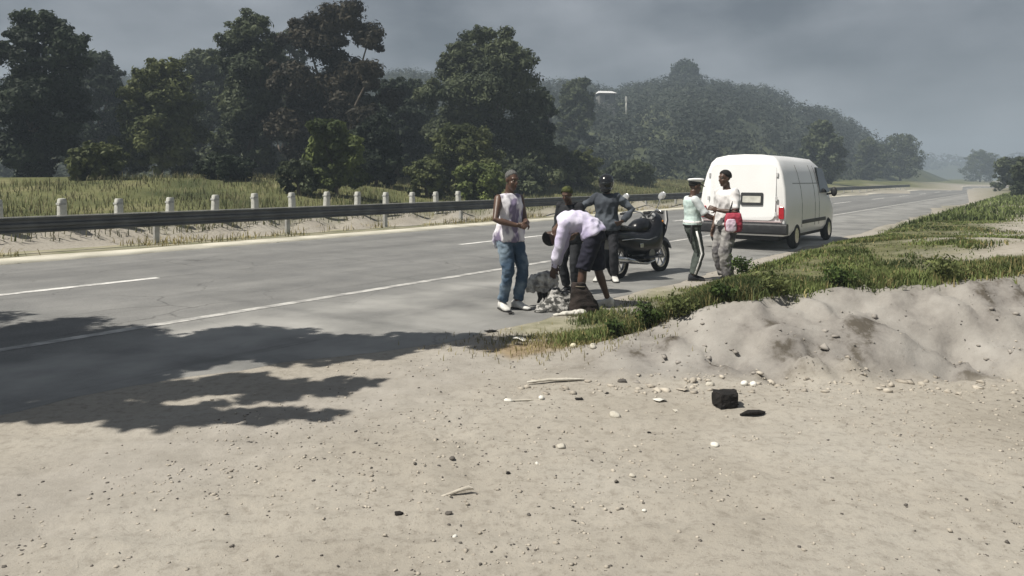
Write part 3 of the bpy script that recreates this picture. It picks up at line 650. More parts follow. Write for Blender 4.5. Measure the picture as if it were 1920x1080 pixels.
bm = bmesh.new(); box(bm, (0, 0, zt - bs.z - .5), (.36, .3, .9)); obj('lamp_box', bm, white_conc, mast, smooth=False, bevel=.05)

# ------------------------------------------------------------------ van
white_paint = mat('white_paint', (0.86, 0.86, 0.86), .28, (0.80, 0.795, 0.785), scale=1.2, detail=8, spec=.5)
plastic = mat('dark_plastic', (0.035, 0.036, 0.038), .5, (0.022, 0.022, 0.024), scale=8, bump=.05)
rubber = mat('rubber', (0.028, 0.028, 0.028), .8, (0.018, 0.018, 0.018), scale=10, bump=.2)
glass = mat('dark_glass', (0.02, 0.024, 0.026), .08, (0.015, 0.018, 0.02), scale=2, spec=.6)
red_lens = mat('red_lens', (0.45, 0.02, 0.03), .15, (0.32, 0.015, 0.02), scale=20, spec=.6)
chrome = mat('bright_metal', (0.62, 0.62, 0.62), .22, (0.45, 0.45, 0.46), scale=6, metal=.9)
van = empty('parked_van', (5.36, 17.46, 0), -TH, 'white panel van parked on the road edge, seen from behind', 'van')
VPROF = [(.93, .34), (1.0, .46), (1.02, .80), (1.02, 1.10), (.985, 1.42), (.90, 1.80), (.80, 2.06), (.68, 2.17), (.40, 2.225), (0, 2.24)]
def vsec(y, sx=1, top=2.24, inset=0.0, lean=0.0):
    half = []
    for x, z in VPROF:
        zz = min(z, top - (2.24 - z) * .25) if top < 2.24 else z
        half.append((max(0, x * sx - inset * (x > .3)), zz - inset * (z > 2.0) + inset * (z < .4)))
    pts = [(x, z) for x, z in half] + [(-x, z) for x, z in half[-2::-1]]
    return [V((x, y + lean * max(0, z - .95), z)) for x, z in pts]
bm = bmesh.new(); rows = []
SECS = [(0.0, 1, 2.24, .05, .15), (.018, 1, 2.24, .022, .15), (.05, 1, 2.24, .006, .14), (.10, 1, 2.24, 0, .13), (.6, 1, 2.24, 0, .06), (1.6, 1, 2.24, 0, 0), (2.6, 1, 2.24, 0, 0), (3.3, 1, 2.22, 0, 0), (3.75, .98, 2.02, 0, 0), (4.25, .96, 1.45, 0, 0), (4.75, .92, 1.12, 0, 0), (4.95, .86, .98, .03, 0)]
for sec in SECS: rows.append([bm.verts.new(p) for p in vsec(*sec)])
for r0, r1 in zip(rows, rows[1:]):
    for i in range(len(r0) - 1): bm.faces.new((r0[i], r0[i + 1], r1[i + 1], r1[i]))
    bm.faces.new((r0[-1], r0[0], r1[0], r1[-1]))
bm.faces.new(rows[0]); bm.faces.new(rows[-1][::-1])
obj('body', bm, white_paint, van, auto=38)
def rear_y(z): return .15 * max(0, z - .95)
# tailgate: a slightly proud panel with rounded outline
def rpanel(bm, x0, x1, z0, z1, rad, d0, d1, yf):
    out = []
    for cx, cz, a0 in ((x1 - rad, z1 - rad, 0), (x0 + rad, z1 - rad, 90), (x0 + rad, z0 + rad, 180), (x1 - rad, z0 + rad, 270)):
        for k in range(5):
            a = R(a0 + 22.5 * k); out.append((cx + rad * math.cos(a), cz + rad * math.sin(a)))
    f0 = [bm.verts.new((x, yf(z) + d0, z)) for x, z in out]; f1 = [bm.verts.new((x, yf(z) + d1, z)) for x, z in out]
    n = len(out); bm.faces.new(f0[::-1]); bm.faces.new(f1)
    for i in range(n): bm.faces.new((f0[i], f0[(i + 1) % n], f1[(i + 1) % n], f1[i]))
bm = bmesh.new(); rpanel(bm, -.78, .78, .70, 2.02, .16, -.014, .012, rear_y)
tg = obj('tailgate', bm, white_paint, van, smooth=False, bevel=.008)
bm = bmesh.new(); rpanel(bm, -.02, .50, 1.05, 1.34, .03, -.026, -.004, rear_y); obj('plate_recess', bm, plastic, tg, smooth=False, bevel=.006)
bm = bmesh.new(); rpanel(bm, .03, .45, 1.11, 1.26, .015, -.036, -.022, rear_y); obj('number_plate', bm, mat('plate', (.62, .61, .55), .5), tg, smooth=False)
bm = bmesh.new(); tube(bm, [(-.20, rear_y(1.3) - .02, 1.36), (-.20, rear_y(1.3) - .07, 1.34), (-.20, rear_y(1.2) - .07, 1.12), (-.20, rear_y(1.1) - .02, 1.08)], .025, 8); obj('door_handle', bm, mat('grey_plastic', (.25, .25, .25), .5), tg)
for sx in (-1, 1):
    bm = bmesh.new(); rpanel(bm, sx * .92 - .06, sx * .92 + .06, .74, 1.02, .03, -.02, .03, rear_y); obj('tail_light', bm, red_lens, van, smooth=False, bevel=.01)
bm = bmesh.new()
loft(bm, [(V((x, .02 - .07 * math.cos(x / .95 * 1.2), .51)), V((0, .09, 0)), V((0, 0, .125)), .5) for x in (-1.05, -1.02, -.6, -.2, .2, .6, 1.02, 1.05)], 16)
obj('rear_bumper', bm, plastic, van, auto=40)
bm = bmesh.new(); box(bm, (0, .0, .672), (1.86, .05, .035)); obj('bumper_trim', bm, mat('pale_trim', (.45, .36, .36), .5), van, smooth=False, bevel=.008)
bm = bmesh.new(); box(bm, (0, 2.5, .30), (1.5, 4.3, .16)); obj('underbody', bm, plastic, van, smooth=False)
def vwheel(x, y):
    bm = bmesh.new(); torus(bm, (x, y, .32), (1, 0, 0), .225, .095, 30, 10, 1.05); w = obj('wheel', bm, rubber, van)
    bm = bmesh.new(); cyl(bm, (x - .06, y, .32), (x + .085 * (1 if x > 0 else -1) , y, .32), .18, 24); obj('rim', bm, chrome, w, auto=40)
for x in (-.92, .92):
    for y in (.95, 4.05): vwheel(x, y)
for sx in (-1, 1):
    bm = bmesh.new()
    q = [(3.05, 1.30), (4.02, 1.30), (3.62, 1.93), (3.05, 1.96)]
    a = [bm.verts.new((sx * (1.02 - .0 + (-.03 if z > 1.4 else .0) - .11 * max(0, z - 1.25) + .008), y, z)) for y, z in q]
    c = [bm.verts.new((v.co.x - sx * .05, v.co.y, v.co.z)) for v in a]
    bm.faces.new(a); bm.faces.new(c[::-1])
    for i in range(4): bm.faces.new((a[i], a[(i + 1) % 4], c[(i + 1) % 4], c[i]))
    obj('side_window', bm, glass, van, smooth=False)
    bm = bmesh.new(); ball(bm, (sx * 1.15, 3.95, 1.32), (.08, 0, 0), (0, .06, 0), (0, 0, .13)); tube(bm, [(sx * .97, 3.95, 1.25), (sx * 1.13, 3.95, 1.28)], .025, 8); obj('wing_mirror', bm, plastic, van)
    bm = bmesh.new(); box(bm, (sx * .955, 2.2, 1.55), (.014, 2.9, .02)); obj('side_rail', bm, mat('grey_trim', (.3, .3, .3), .5), van, smooth=False)
    bm = bmesh.new(); box(bm, (sx * 1.012, 2.5, .62), (.03, 2.2, .09)); obj('side_moulding', bm, plastic, van, smooth=False, bevel=.01)

seam = mat('seam_dark', (.05, .05, .05), .8)
def sideseam(y, z0, z1):
    for sx in (-1, 1):
        bm = bmesh.new(); pts = []
        for k in range(9):
            z = z0 + (z1 - z0) * k / 8; xx = float(np.interp(z, [q[1] for q in VPROF[:9]], [q[0] for q in VPROF[:9]])); pts.append((sx * xx, y, z))
        tube(bm, pts, .007, 6); obj('door_seam', bm, seam, van)
for y in (1.35, 2.55, 2.95): sideseam(y, .5, 2.0)
hgm = mat('hinge_paint', (.6, .6, .6), .4)
for z in (.85, 1.2, 1.75):
    for sx in (-1, 1): bm = bmesh.new(); box(bm, (sx * .80, rear_y(z) - .018, z), (.05, .03, .10)); obj('hinge', bm, hgm, van, smooth=False, bevel=.006)
# ------------------------------------------------------------------ motorcycle
black = mat('black_paint', (0.011, 0.012, 0.016), .3, (0.007, 0.007, 0.009), scale=3, spec=.4)
seatm = mat('seat_vinyl', (0.025, 0.025, 0.027), .5, (0.016, 0.016, 0.018), scale=12, bump=.15)
mc = empty('motorcycle', (2.13, 12.85, float(height(2.13, 12.85))), -TH + .22, 'black motorcycle parked at the road edge with a round mirror raised', 'motorcycle')
def wheel(y, r):
    bm = bmesh.new(); torus(bm, (0, y, r), (1, 0, 0), r - .05, .052, 32, 10, 1.0); w = obj('wheel', bm, rubber, mc)
    bm = bmesh.new(); torus(bm, (0, y, r), (1, 0, 0), r - .105, .018, 28, 6, 1.6); cyl(bm, (-.08, y, r), (.08, y, r), .045, 12)
    for k in range(6):
        a = k * math.pi / 3; tube(bm, [(0, y + .04 * math.cos(a), r + .04 * math.sin(a)), (0, y + (r - .10) * math.cos(a), r + (r - .10) * math.sin(a))], .013, 6)
    obj('rim', bm, chrome, w, auto=40)
wheel(-.64, .30); wheel(.70, .30)
def fender(y, r, a0, a1, wd):
    bm = bmesh.new(); rows = []
    for k in range(13):
        a = R(a0 + (a1 - a0) * k / 12); rows.append([bm.verts.new((x, y + rr * math.cos(a), r + rr * math.sin(a))) for x, rr in ((-wd, r - .03), (-wd * .8, r + .035), (0, r + .05), (wd * .8, r + .035), (wd, r - .03), (wd * .8, r + .018), (0, r + .034), (-wd * .8, r + .018))])
    for p, q in zip(rows, rows[1:]):
        for i in range(8): bm.faces.new((p[i], p[(i + 1) % 8], q[(i + 1) % 8], q[i]))
    bm.faces.new(rows[0]); bm.faces.new(rows[-1][::-1]); obj('fender', bm, black, mc, auto=50)
fender(.70, .30, 20, 150, .085); fender(-.64, .30, 40, 195, .095)
bm = bmesh.new()
for sx in (-1, 1):
    tube(bm, [(sx * .085, .70, .30), (sx * .085, .50, .66), (sx * .085, .36, .98)], [.026, .03, .024], 10, True, True)
obj('front_fork', bm, chrome, mc)
bm = bmesh.new()
tube(bm, [(0, .40, .90), (0, .05, .74), (0, -.55, .72), (0, -.85, .76)], .03, 8); tube(bm, [(0, .38, .80), (0, .26, .34), (0, -.22, .28), (0, -.3, .70)], .026, 8)
for sx in (-1, 1): tube(bm, [(sx * .09, -.2, .30), (sx * .1, -.64, .30)], .022, 8); tube(bm, [(sx * .12, -.62, .34), (sx * .13, -.5, .70)], [.03, .026], 8)
obj('frame', bm, black, mc)
bm = bmesh.new(); loft(bm, [(V((0, y, z)), V((w, 0, 0)), V((0, 0, h)), .8) for y, z, w, h in ((-.16, .80, .05, .04), (-.12, .81, .12, .10), (.05, .84, .155, .135), (.2, .86, .15, .13), (.31, .86, .09, .10), (.35, .86, .04, .05))], 16)
obj('fuel_tank', bm, black, mc)
bm = bmesh.new(); loft(bm, [(V((0, y, z)), V((w, 0, 0)), V((0, 0, h)), .7) for y, z, w, h in ((-.92, .88, .06, .03), (-.86, .875, .13, .06), (-.6, .85, .15, .065), (-.4, .82, .14, .055), (-.2, .80, .11, .06), (-.1, .80, .06, .03))], 16)
obj('seat', bm, seatm, mc)
# one scooter-like bodywork hull from the tail to the tall front apron
bm = bmesh.new(); loft(bm, [(V((0, y, z)), V((w, 0, 0)), V((0, 0, h)), .72) for y, z, w, h in ((-.98, .76, .06, .03), (-.92, .73, .13, .08), (-.7, .66, .20, .15), (-.4, .60, .235, .20), (-.1, .56, .24, .20), (.12, .56, .245, .22), (.28, .62, .26, .30), (.40, .70, .265, .34), (.48, .77, .24, .30), (.54, .83, .17, .20), (.57, .86, .08, .09))], 20)
hull = obj('bodywork', bm, black, mc, auto=60)
shm = mat('shield_plastic', (.010, .011, .015), .35, spec=.3)
bm = bmesh.new(); loft(bm, [(V((0, .30 + .10 * k, .42 + .17 * k)), V((w, 0, 0)), V((0, .025, .0)), .6) for k, w in enumerate((.20, .26, .285, .27, .20))], 18); obj('leg_shield', bm, shm, mc, auto=50)
bm = bmesh.new(); loft(bm, [(V((0, y, z)), V((w, 0, 0)), V((0, 0, .025)), .5) for y, z, w in ((-.30, .33, .20), (-.28, .33, .29), (.2, .32, .29), (.32, .34, .24))], 14); obj('footboard', bm, shm, mc, auto=50)
for sx in (-1, 1):
    bm = bmesh.new(); tube(bm, [(sx * .21, -.80, .66), (sx * .245, -.4, .66), (sx * .25, -.05, .62), (sx * .26, .20, .66)], .009, 6); obj('trim_strip', bm, chrome, hull)
    bm = bmesh.new(); box(bm, (sx * .243, -.26, .54), (.015, .10, .07)); obj('badge_plate', bm, chrome, hull, smooth=False, bevel=.006)
bm = bmesh.new(); loft(bm, [(V((0, .05, z)), V((w, 0, 0)), V((0, d, 0)), .6) for z, w, d in ((.24, .1, .12), (.28, .15, .19), (.42, .16, .2), (.5, .12, .15))], 16); cyl(bm, (-.23, .08, .36), (.23, .08, .36), .10, 18)
tube(bm, [(0, .1, .45), (0, .2, .64)], [.10, .09], 12); obj('engine', bm, mat('engine_metal', (.24, .24, .24), .4, scale=10, metal=.7), mc, auto=40)
bm = bmesh.new(); tube(bm, [(.10, .24, .45), (.15, .28, .25), (.17, .0, .22), (.18, -.3, .26), (.19, -.5, .30), (.20, -1.0, .38)], [.022, .025, .025, .03, .05, .048], 12, True, False); obj('exhaust', bm, chrome, mc)
bm = bmesh.new()
for sx in (-1, 1): tube(bm, [(sx * .02, .33, 1.0), (sx * .12, .32, 1.08), (sx * .26, .25, 1.12), (sx * .40, .16, 1.09)], .015, 8)
hb = obj('handlebar', bm, chrome, mc)
for sx in (-1, 1):
    bm = bmesh.new(); tube(bm, [(sx * .29, .235, 1.09), (sx * .42, .15, 1.068)], .021, 10, True, True); tube(bm, [(sx * .27, .29, 1.10), (sx * .40, .22, 1.08)], .008, 6); obj('grip', bm, rubber, hb)
    bm = bmesh.new(); tube(bm, [(sx * .22, .27, 1.09), (sx * .27, .28, 1.2), (sx * .33, .25, 1.30)], .009, 6)
    mr = obj('mirror_stem', bm, chrome, mc)
    bm = bmesh.new(); ball(bm, (sx * .37, .25, 1.36), (.075, 0, .045), (0, .018, 0), (-.03, 0, .055)); obj('mirror', bm, mat('mirror_glass', (.75, .75, .74), .18, (.7, .7, .7), metal=.6), mr)
bm = bmesh.new(); loft(bm, [(V((0, .33 + .05 * k, .98 - .01 * k)), V((w, 0, 0)), V((0, 0, h)), .8) for k, (w, h) in enumerate(((.10, .08), (.14, .12), (.14, .12), (.11, .1)))], 16); obj('headlight_cowl', bm, mat('cowl_paint', (.5, .5, .5), .3, (.4, .4, .4), spec=.5), mc, auto=50)
bm = bmesh.new(); ball(bm, (0, .50, .95), (.085, 0, 0), (0, .03, 0), (0, 0, .075)); obj('headlight', bm, chrome, mc)
bm = bmesh.new(); box(bm, (0, .34, 1.075), (.13, .07, .05)); obj('instrument_pod', bm, plastic, mc, smooth=False, bevel=.015)
bm = bmesh.new()
for sx in (-1, 1): tube(bm, [(sx * .14, -.5, .84), (sx * .16, -.75, .92), (sx * .13, -1.02, .95), (0, -1.06, .955)], .014, 8)
for y in (-.7, -.8, -.9, -1.0): tube(bm, [(-.14, y, .92 + (-.7 - y) * .1), (.14, y, .92 + (-.7 - y) * .1)], .009, 6)
obj('rear_rack', bm, chrome, mc)
bm = bmesh.new(); loft(bm, [(V((0, -1.0, .80)), V((.09, 0, 0)), V((0, 0, .045)), .5), (V((0, -1.05, .80)), V((.08, 0, 0)), V((0, 0, .04)), .5)], 12); obj('tail_light', bm, red_lens, mc, auto=40)
bm = bmesh.new(); box(bm, (0, -1.02, .60), (.20, .012, .15)); obj('number_plate', bm, bpy.data.materials['plate'], mc, smooth=False)
for sx in (-1, 1):
    for y in (-.98, .48):
        bm = bmesh.new(); tube(bm, [(sx * .09, y, .80 + .1 * (y > 0)), (sx * .19, y, .81 + .1 * (y > 0))], .008, 6); ball(bm, (sx * .21, y, .81 + .1 * (y > 0)), (.035, 0, 0), (0, .035, 0), (0, 0, .028)); obj('indicator', bm, mat('amber_lens', (.6, .22, .03), .2), mc)
bm = bmesh.new()
for sx in (-1, 1): tube(bm, [(sx * .09, -.1, .27), (sx * .27, -.1, .27)], .016, 8, True, True)
obj('footrest', bm, rubber, mc)
bm = bmesh.new(); tube(bm, [(-.1, -.12, .27), (-.30, -.16, .01)], .014, 8, True, True); obj('side_stand', bm, black, mc)
mc.rotation_euler = (0, R(-3), -TH - .10); mc.location.x += .06

# ------------------------------------------------------------------ people
def evaluated(o):
    dg = bpy.context.evaluated_depsgraph_get(); e = o.evaluated_get(dg); me = bpy.data.meshes.new_from_object(e, depsgraph=dg)
    mats = [m for m in o.data.materials]; old = o.data; o.modifiers.clear(); o.data = me; bpy.data.meshes.remove(old)
    me.materials.clear()
    for m in mats: me.materials.append(m)
def fuse(name, bm, m, parent, vox, smooth=6, wrinkle=0.0, wscale=9.0, seed=0, stretch=(1, 1, 1), mask=None):
    o = obj(name, bm, m, None)
    md = o.modifiers.new('r', 'REMESH'); md.mode = 'VOXEL'; md.voxel_size = vox; md.use_smooth_shade = True
    sm = o.modifiers.new('s', 'SMOOTH'); sm.factor = .5; sm.iterations = smooth
    evaluated(o); me = o.data
    n = len(me.vertices)
    if wrinkle:
        co = np.empty(n * 3, np.float32); no = np.empty(n * 3, np.float32)
        me.vertices.foreach_get('co', co); me.vertex_normals.foreach_get('vector', no); co = co.reshape(-1, 3); no = no.reshape(-1, 3)
        d = np.empty(n, np.float32); sx, sy, sz = stretch
        for i, c in enumerate(co):
            p = V((c[0] * wscale * sx + seed, c[1] * wscale * sy, c[2] * wscale * sz))
            a = mnoise.noise(p); d[i] = (1 - abs(a) * 2.2) * .6 + mnoise.noise(p * 2.1) * .5
        co += no * (d * wrinkle)[:, None]
        me.vertices.foreach_set('co', co.ravel()); me.update()
    me.polygons.foreach_set('use_smooth', np.ones(len(me.polygons), bool))
    o.parent = parent; return o
def ik(a, b, l1, l2, pole):
    d = b - a; Ld = min(d.length, (l1 + l2) * .997); dn = d.normalized(); b = a + dn * Ld
    x = (l1 * l1 - l2 * l2 + Ld * Ld) / (2 * Ld); h = math.sqrt(max(l1 * l1 - x * x, 0))
    p = V(pole) - dn * V(pole).dot(dn); p.normalize(); return a + dn * x + p * h, b

SKIN = mat('dark_skin', (0.11, 0.062, 0.042), .42, (0.07, 0.039, 0.027), scale=8, spec=.5, bump=.05)
HAIR = mat('black_hair', (0.022, 0.02, 0.019), .9, (0.012, 0.011, 0.011), scale=60, bump=.6, bscale=120)
EYEW = mat('eye_white', (.36, .33, .29), .45); PUP = mat('eye_dark', (.012, .01, .009), .2)
LIP = mat('lip', (0.11, 0.05, 0.042), .5)
class Person: pass
def person(loc, hd, H, P, label, group=None):
    q = Person(); s = H / 1.75; q.s = s
    root = empty('person', loc, heading(*hd), label, 'person', group); q.root = root
    rv = V(P.get('right', (1, 0, 0))).normalized()
    s0 = V(P.get('s0', (0, 0, 1))).normalized(); s1 = V(P.get('s1', (0, 0, 1))).normalized()
    pel = V(P.get('pelvis', (0, 0, .95))) * s
    def sp(t):                                   # point and axis along the spine, t in unscaled metres from the pelvis
        pt = pel.copy(); st = .02
        if t < 0: return pel + s0 * t * s, s0
        k = 0.0
        while k < t - 1e-6:
            dd = min(st, t - k); u = min(1, max(0, (k - .02) / .34)); pt = pt + (s0 * (1 - u) + s1 * u).normalized() * dd * s; k += dd
        u = min(1, max(0, (t - .02) / .34)); return pt, (s0 * (1 - u) + s1 * u).normalized()
    q.sp = sp
    rc = V(P.get('chest_right', rv)).normalized()
    def right_at(t): u = min(1, max(0, t / .36)); return (rv * (1 - u) + rc * u).normalized()
    TR = [(-.13, .10, .085, 0), (-.08, .158, .108, 0), (0, .168, .118, -.005), (.08, .152, .108, 0), (.17, .138, .100, .004), (.27, .150, .110, .004), (.36, .168, .116, 0), (.43, .168, .104, -.01), (.475, .125, .085, -.016), (.505, .075, .066, -.018)]
    bw = P.get('build', 1.0)
    def torso(bm, t0, t1, inf=0.0, flare=0.0, e=.9):
        ts = [t0] + [r[0] for r in TR if t0 + .012 < r[0] < t1 - .012] + [t1]; rings = []
        for t in ts:
            w, d, o = (np.interp(t, [r[0] for r in TR], [r[k] for r in TR]) for k in (1, 2, 3))
            c, ax = sp(t); r_ = right_at(t); f = ax.cross(r_).normalized(); ex = inf + flare * max(0, .15 - t)
            rings.append((c + f * o * s, r_ * (w * bw + ex) * s, f * (d * bw + ex) * s, e))
        loft(bm, rings, 22)
    q.torso = torso
    chest, cax = sp(.43); cf = cax.cross(rc).normalized(); q.cf = cf; q.cax = cax; q.rc = rc
    q.arms, q.legs = [], []
    for side, k in ((-1, 0), (1, 1)):
        sh = chest + rc * side * .178 * s * bw + cf * P.get('sh_fwd', (0, 0))[k] * s + cax * P.get('sh_up', (0, 0))[k] * s
        hand = V(P['hands'][k]) * s; el, wr = ik(sh, hand, .295 * s, .262 * s, P.get('elbows', ((-.5, -1, -.3), (.5, -1, -.3)))[k]); q.arms.append((sh, el, wr))
        hp = pel + rv * side * .088 * s - s0 * .05 * s
        fx, fy, fz = P['feet'][k][:3]; an = V((fx, fy, fz + .085)) * s
        kn, an = ik(hp, an, .435 * s, .415 * s, P.get('knees', ((-.15, 1, 0), (.15, 1, 0)))[k]); q.legs.append((hp, kn, an))
    # body: one fused surface
    bm = bmesh.new(); torso(bm, -.13, .505)
    nb, nax = sp(.48); look = V(P.get('look', (0, 1, 0))).normalized(); hup = V(P.get('hup', (0, 0, 1))); hup = (hup - look * hup.dot(look)).normalized(); hr = look.cross(hup)
    nt = sp(.505)[0] + (cax * .5 + hup * .5).normalized() * .085 * s + look * .012 * s
    hc = nt + hup * .088 * s + look * .018 * s; q.hc, q.look, q.hup, q.hr = hc, look, hup, hr
    tube(bm, [nb - cf * .01 * s, (nb + nt) / 2, nt + hup * .03 * s], [.066 * s, .056 * s, .056 * s], 14)
    B = lambda u, f, r, a, b, c: ball(bm, hc + hup * u * s + look * f * s + hr * r * s, hr * a * s, look * b * s, hup * c * s)
    B(.035, -.012, 0, .074, .095, .088); B(-.035, .018, 0, .062, .074, .085); B(-.095, .058, 0, .032, .028, .026); B(-.055, .03, 0, .056, .055, .06)
    B(.038, .072, 0, .056, .020, .018)
    for sd in (-1, 1): B(.0, -.006, sd * .076, .010, .020, .032); B(-.022, .062, sd * .038, .022, .022, .02)
    tube(bm, [hc + look * .084 * s + hup * .022 * s, hc + look * .104 * s - hup * .016 * s, hc + look * .098 * s - hup * .028 * s], [.009 * s, .016 * s, .018 * s], 8, True, True)
    B(-.053, .083, 0, .026, .012, .008); B(-.067, .080, 0, .023, .012, .009)
    for k, (sh, el, wr) in enumerate(q.arms):
        tube(bm, [sh - (el - sh).normalized() * .01 * s, sh * .7 + el * .3, el, el * .72 + wr * .28, wr], [.058 * s * bw, .052 * s * bw, .040 * s, .043 * s, .029 * s], 12, True, True)
        fd = V(P['hand_dir'][k]).normalized() if 'hand_dir' in P else (wr - el).normalized()
        pn = V(P.get('palm', ((1, 0, 0), (-1, 0, 0)))[k]); pn = (pn - fd * pn.dot(fd)).normalized(); wd = fd.cross(pn); curl = P.get('curl', (.5, .5))[k]
        pc = wr + fd * .055 * s; ball(bm, pc, wd * .042 * s, fd * .055 * s, pn * .018 * s); tube(bm, [wr - fd * .01 * s, pc], [.029 * s, .026 * s], 8, flat=.75, side=wd)
        for i, (o, l) in enumerate(((-.033, .066), (-.011, .084), (.011, .090), (.033, .080))):
            p = pc + fd * .045 * s + wd * o * s; d = (fd + wd * o * 3.2).normalized(); pts = [pc + wd * o * .7 * s, p]
            for j in range(3): a = curl * (j + .6) * .75; dd = d * math.cos(a) + pn * math.sin(a); p = p + dd * l * s * (.42, .32, .26)[j]; pts.append(p)
            tube(bm, pts, [.010 * s, .0100 * s, .0095 * s, .009 * s, .008 * s], 8, True, True)
        tsd = 1 if k == 0 else -1
        th0 = pc + wd * tsd * .032 * s - fd * .02 * s; d1 = (wd * tsd * .75 + fd * .6 + pn * .35).normalized(); d2 = (wd * tsd * .25 + fd * .85 + pn * .5).normalized()
        tube(bm, [pc - fd * .03 * s, th0, th0 + d1 * .035 * s, th0 + d1 * .035 * s + d2 * .04 * s], [.014 * s, .0125 * s, .0115 * s, .0095 * s], 8, True, True)
        q.__dict__.setdefault('palms', []).append((pc, fd, pn))
    for hp, kn, an in q.legs:
        tube(bm, [hp + (hp - kn).normalized() * .03 * s, hp * .7 + kn * .3, kn * .85 + hp * .15, kn, kn * .7 + an * .3, kn * .25 + an * .75, an], [.088 * s, .082 * s, .058 * s, .054 * s, .058 * s, .039 * s, .036 * s], 14, True, True)
    q.feet = []
    for k, (hp, kn, an) in enumerate(q.legs):
        f = P['feet'][k]; yaw = f[3] if len(f) > 3 else 0; fw = V((-math.sin(yaw), math.cos(yaw), 0)); pitch = f[4] if len(f) > 4 else 0
        fd = (fw * math.cos(pitch) - V((0, 0, 1)) * math.sin(pitch)); upv = fd.cross(fw.cross(V((0, 0, 1))).normalized() * -1).normalized()
        if upv.z < 0: upv = -upv
        sd = fd.cross(upv); q.feet.append((an, fd, upv, sd))
        loft(bm, [(an + fd * y * s - upv * zz * s, sd * w * s, upv * h * s) for y, zz, w, h in ((-.055, .045, .022, .025), (-.03, .04, .032, .04), (.04, .045, .036, .035), (.11, .058, .042, .022), (.165, .064, .035, .015), (.185, .066, .02, .008))], 12)
    q.body = fuse('body', bm, P.get('skin', SKIN), root, .0075 * s, 5)
    for sd in (-1, 1):
        if P.get('eyes', True):
            bm = bmesh.new(); c = hc + hup * .016 * s + look * .079 * s + hr * sd * .031 * s; ball(bm, c, hr * .0105 * s, look * .0105 * s, hup * .0075 * s); e = obj('eye', bm, EYEW, root)
            bm = bmesh.new(); ball(bm, c + look * .0085 * s, hr * .006 * s, look * .0055 * s, hup * .006 * s); obj('pupil', bm, PUP, e)
    if P.get('eyes', True):
        bm = bmesh.new(); B2 = hc - hup * .060 * s + look * .0925 * s; ball(bm, B2 + hup * .005 * s, hr * .022 * s, look * .006 * s, hup * .005 * s); ball(bm, B2 - hup * .006 * s, hr * .019 * s, look * .006 * s, hup * .006 * s); obj('lips', bm, LIP, root)
    return q
def hair(q, m, grow=.010, low=-.01, name='hair'):
    s = q.s; bm = bmesh.new(); c = q.hc + q.hup * .04 * s - q.look * .016 * s
    bmesh.ops.create_uvsphere(bm, u_segments=28, v_segments=18, radius=1)
    for v in list(bm.verts):
        p = v.co.copy(); front = min(1, max(0, (p.y + .15) / .9))
        lim = -.55 + (low * 6 + .95) * front ** 1.2           # hairline climbs from the nape to the forehead
        k = min(1, max(0, (p.z - lim) / .16)); k = k * k * (3 - 2 * k)
        g = (1 - k) * -.022 + k * grow; jit = 1 + .025 * k * mnoise.noise(p * 7 + q.hc * 9)
        v.co = c + (q.hr * p.x * (.075 + g) + q.look * p.y * (.095 + g) + q.hup * p.z * (.088 + g)) * s * jit
    return obj(name, bm, m, q.root)
def shoes(q, m, sole, name='shoe'):
    s = q.s
    for an, fd, up, sd in q.feet:
        bm = bmesh.new()
        loft(bm, [(an + fd * y * s - up * zz * s, sd * w * s, up * h * s, .8) for y, zz, w, h in ((-.078, .045, .02, .02), (-.07, .035, .038, .045), (-.03, .025, .045, .06), (.03, .03, .047, .052), (.09, .05, .05, .034), (.15, .060, .05, .026), (.195, .066, .038, .018), (.208, .068, .018, .009))], 14)
        o = obj(name, bm, m, q.root)
        bm = bmesh.new()
        loft(bm, [(an + fd * y * s - up * .079 * s, sd * w * s, up * .010 * s, .6) for y, w in ((-.085, .025), (-.075, .044), (0, .049), (.1, .056), (.17, .05), (.205, .034), (.215, .015))], 12)
        obj('sole', bm, sole, o)
def shirt(q, m, t0=-.06, sleeve=0.0, inf=.016, flare=.12, wr=.010, name='shirt', vox=.011, seed=1, wscale=8, neck=.495):
    s = q.s; bm = bmesh.new(); q.torso(bm, t0, neck, inf, flare)
    for sh, el, w in q.arms:
        if sleeve > 0:
            pts = [sh - (el - sh).normalized() * .03 * s, sh * .6 + el * .4, el, el * .5 + w * .5, w]; rad = [.072, .066, .056, .053, .043]
            if sleeve <= .5: pts = pts[:2] + [sh.lerp(el, sleeve * 2)]; rad = [.072, .070, .070]
            else: pts = pts[:3] + [el.lerp(w, (sleeve - .5))] + [el.lerp(w, (sleeve - .5) * 2)]
            tube(bm, pts, [r * s for r in rad[:len(pts)]], 14, True, False)
        else:
            ball(bm, sh - (sh - q.sp(.43)[0]).normalized() * .03 * s, q.rc * .052 * s, q.cf * .066 * s, q.cax * .068 * s)
    return fuse(name, bm, m, q.root, vox, 5, wr, wscale, seed, (1, 1, .8))
def trousers(q, m, length=.93, inf=.014, hem=.055, wr=.009, name='trousers', vox=.011, seed=2, top=.07, kneew=.070, thigh=.102):
    s = q.s; bm = bmesh.new(); q.torso(bm, -.14, top, inf)
    for hp, kn, an in q.legs:
        pts = [hp + (hp - kn).normalized() * .02 * s, hp * .6 + kn * .4]; rad = [thigh, thigh * .92]
        if length <= .55: e = hp.lerp(kn, length * 2); pts.append(e); rad.append(kneew + .01)
        else: pts += [kn, kn.lerp(an, .4), kn.lerp(an, (length - .5) * 2)]; rad += [kneew, hem + .008, hem]
        tube(bm, pts, [r * s for r in rad], 16, True, False)
    return fuse(name, bm, m, q.root, vox, 4, wr, 10, seed, (1, 1, 1.1))
def gz(x, y): return max(float(height(x, y)), .012 if perp(x, y) < float(edge_at(along(x, y))) else -9)

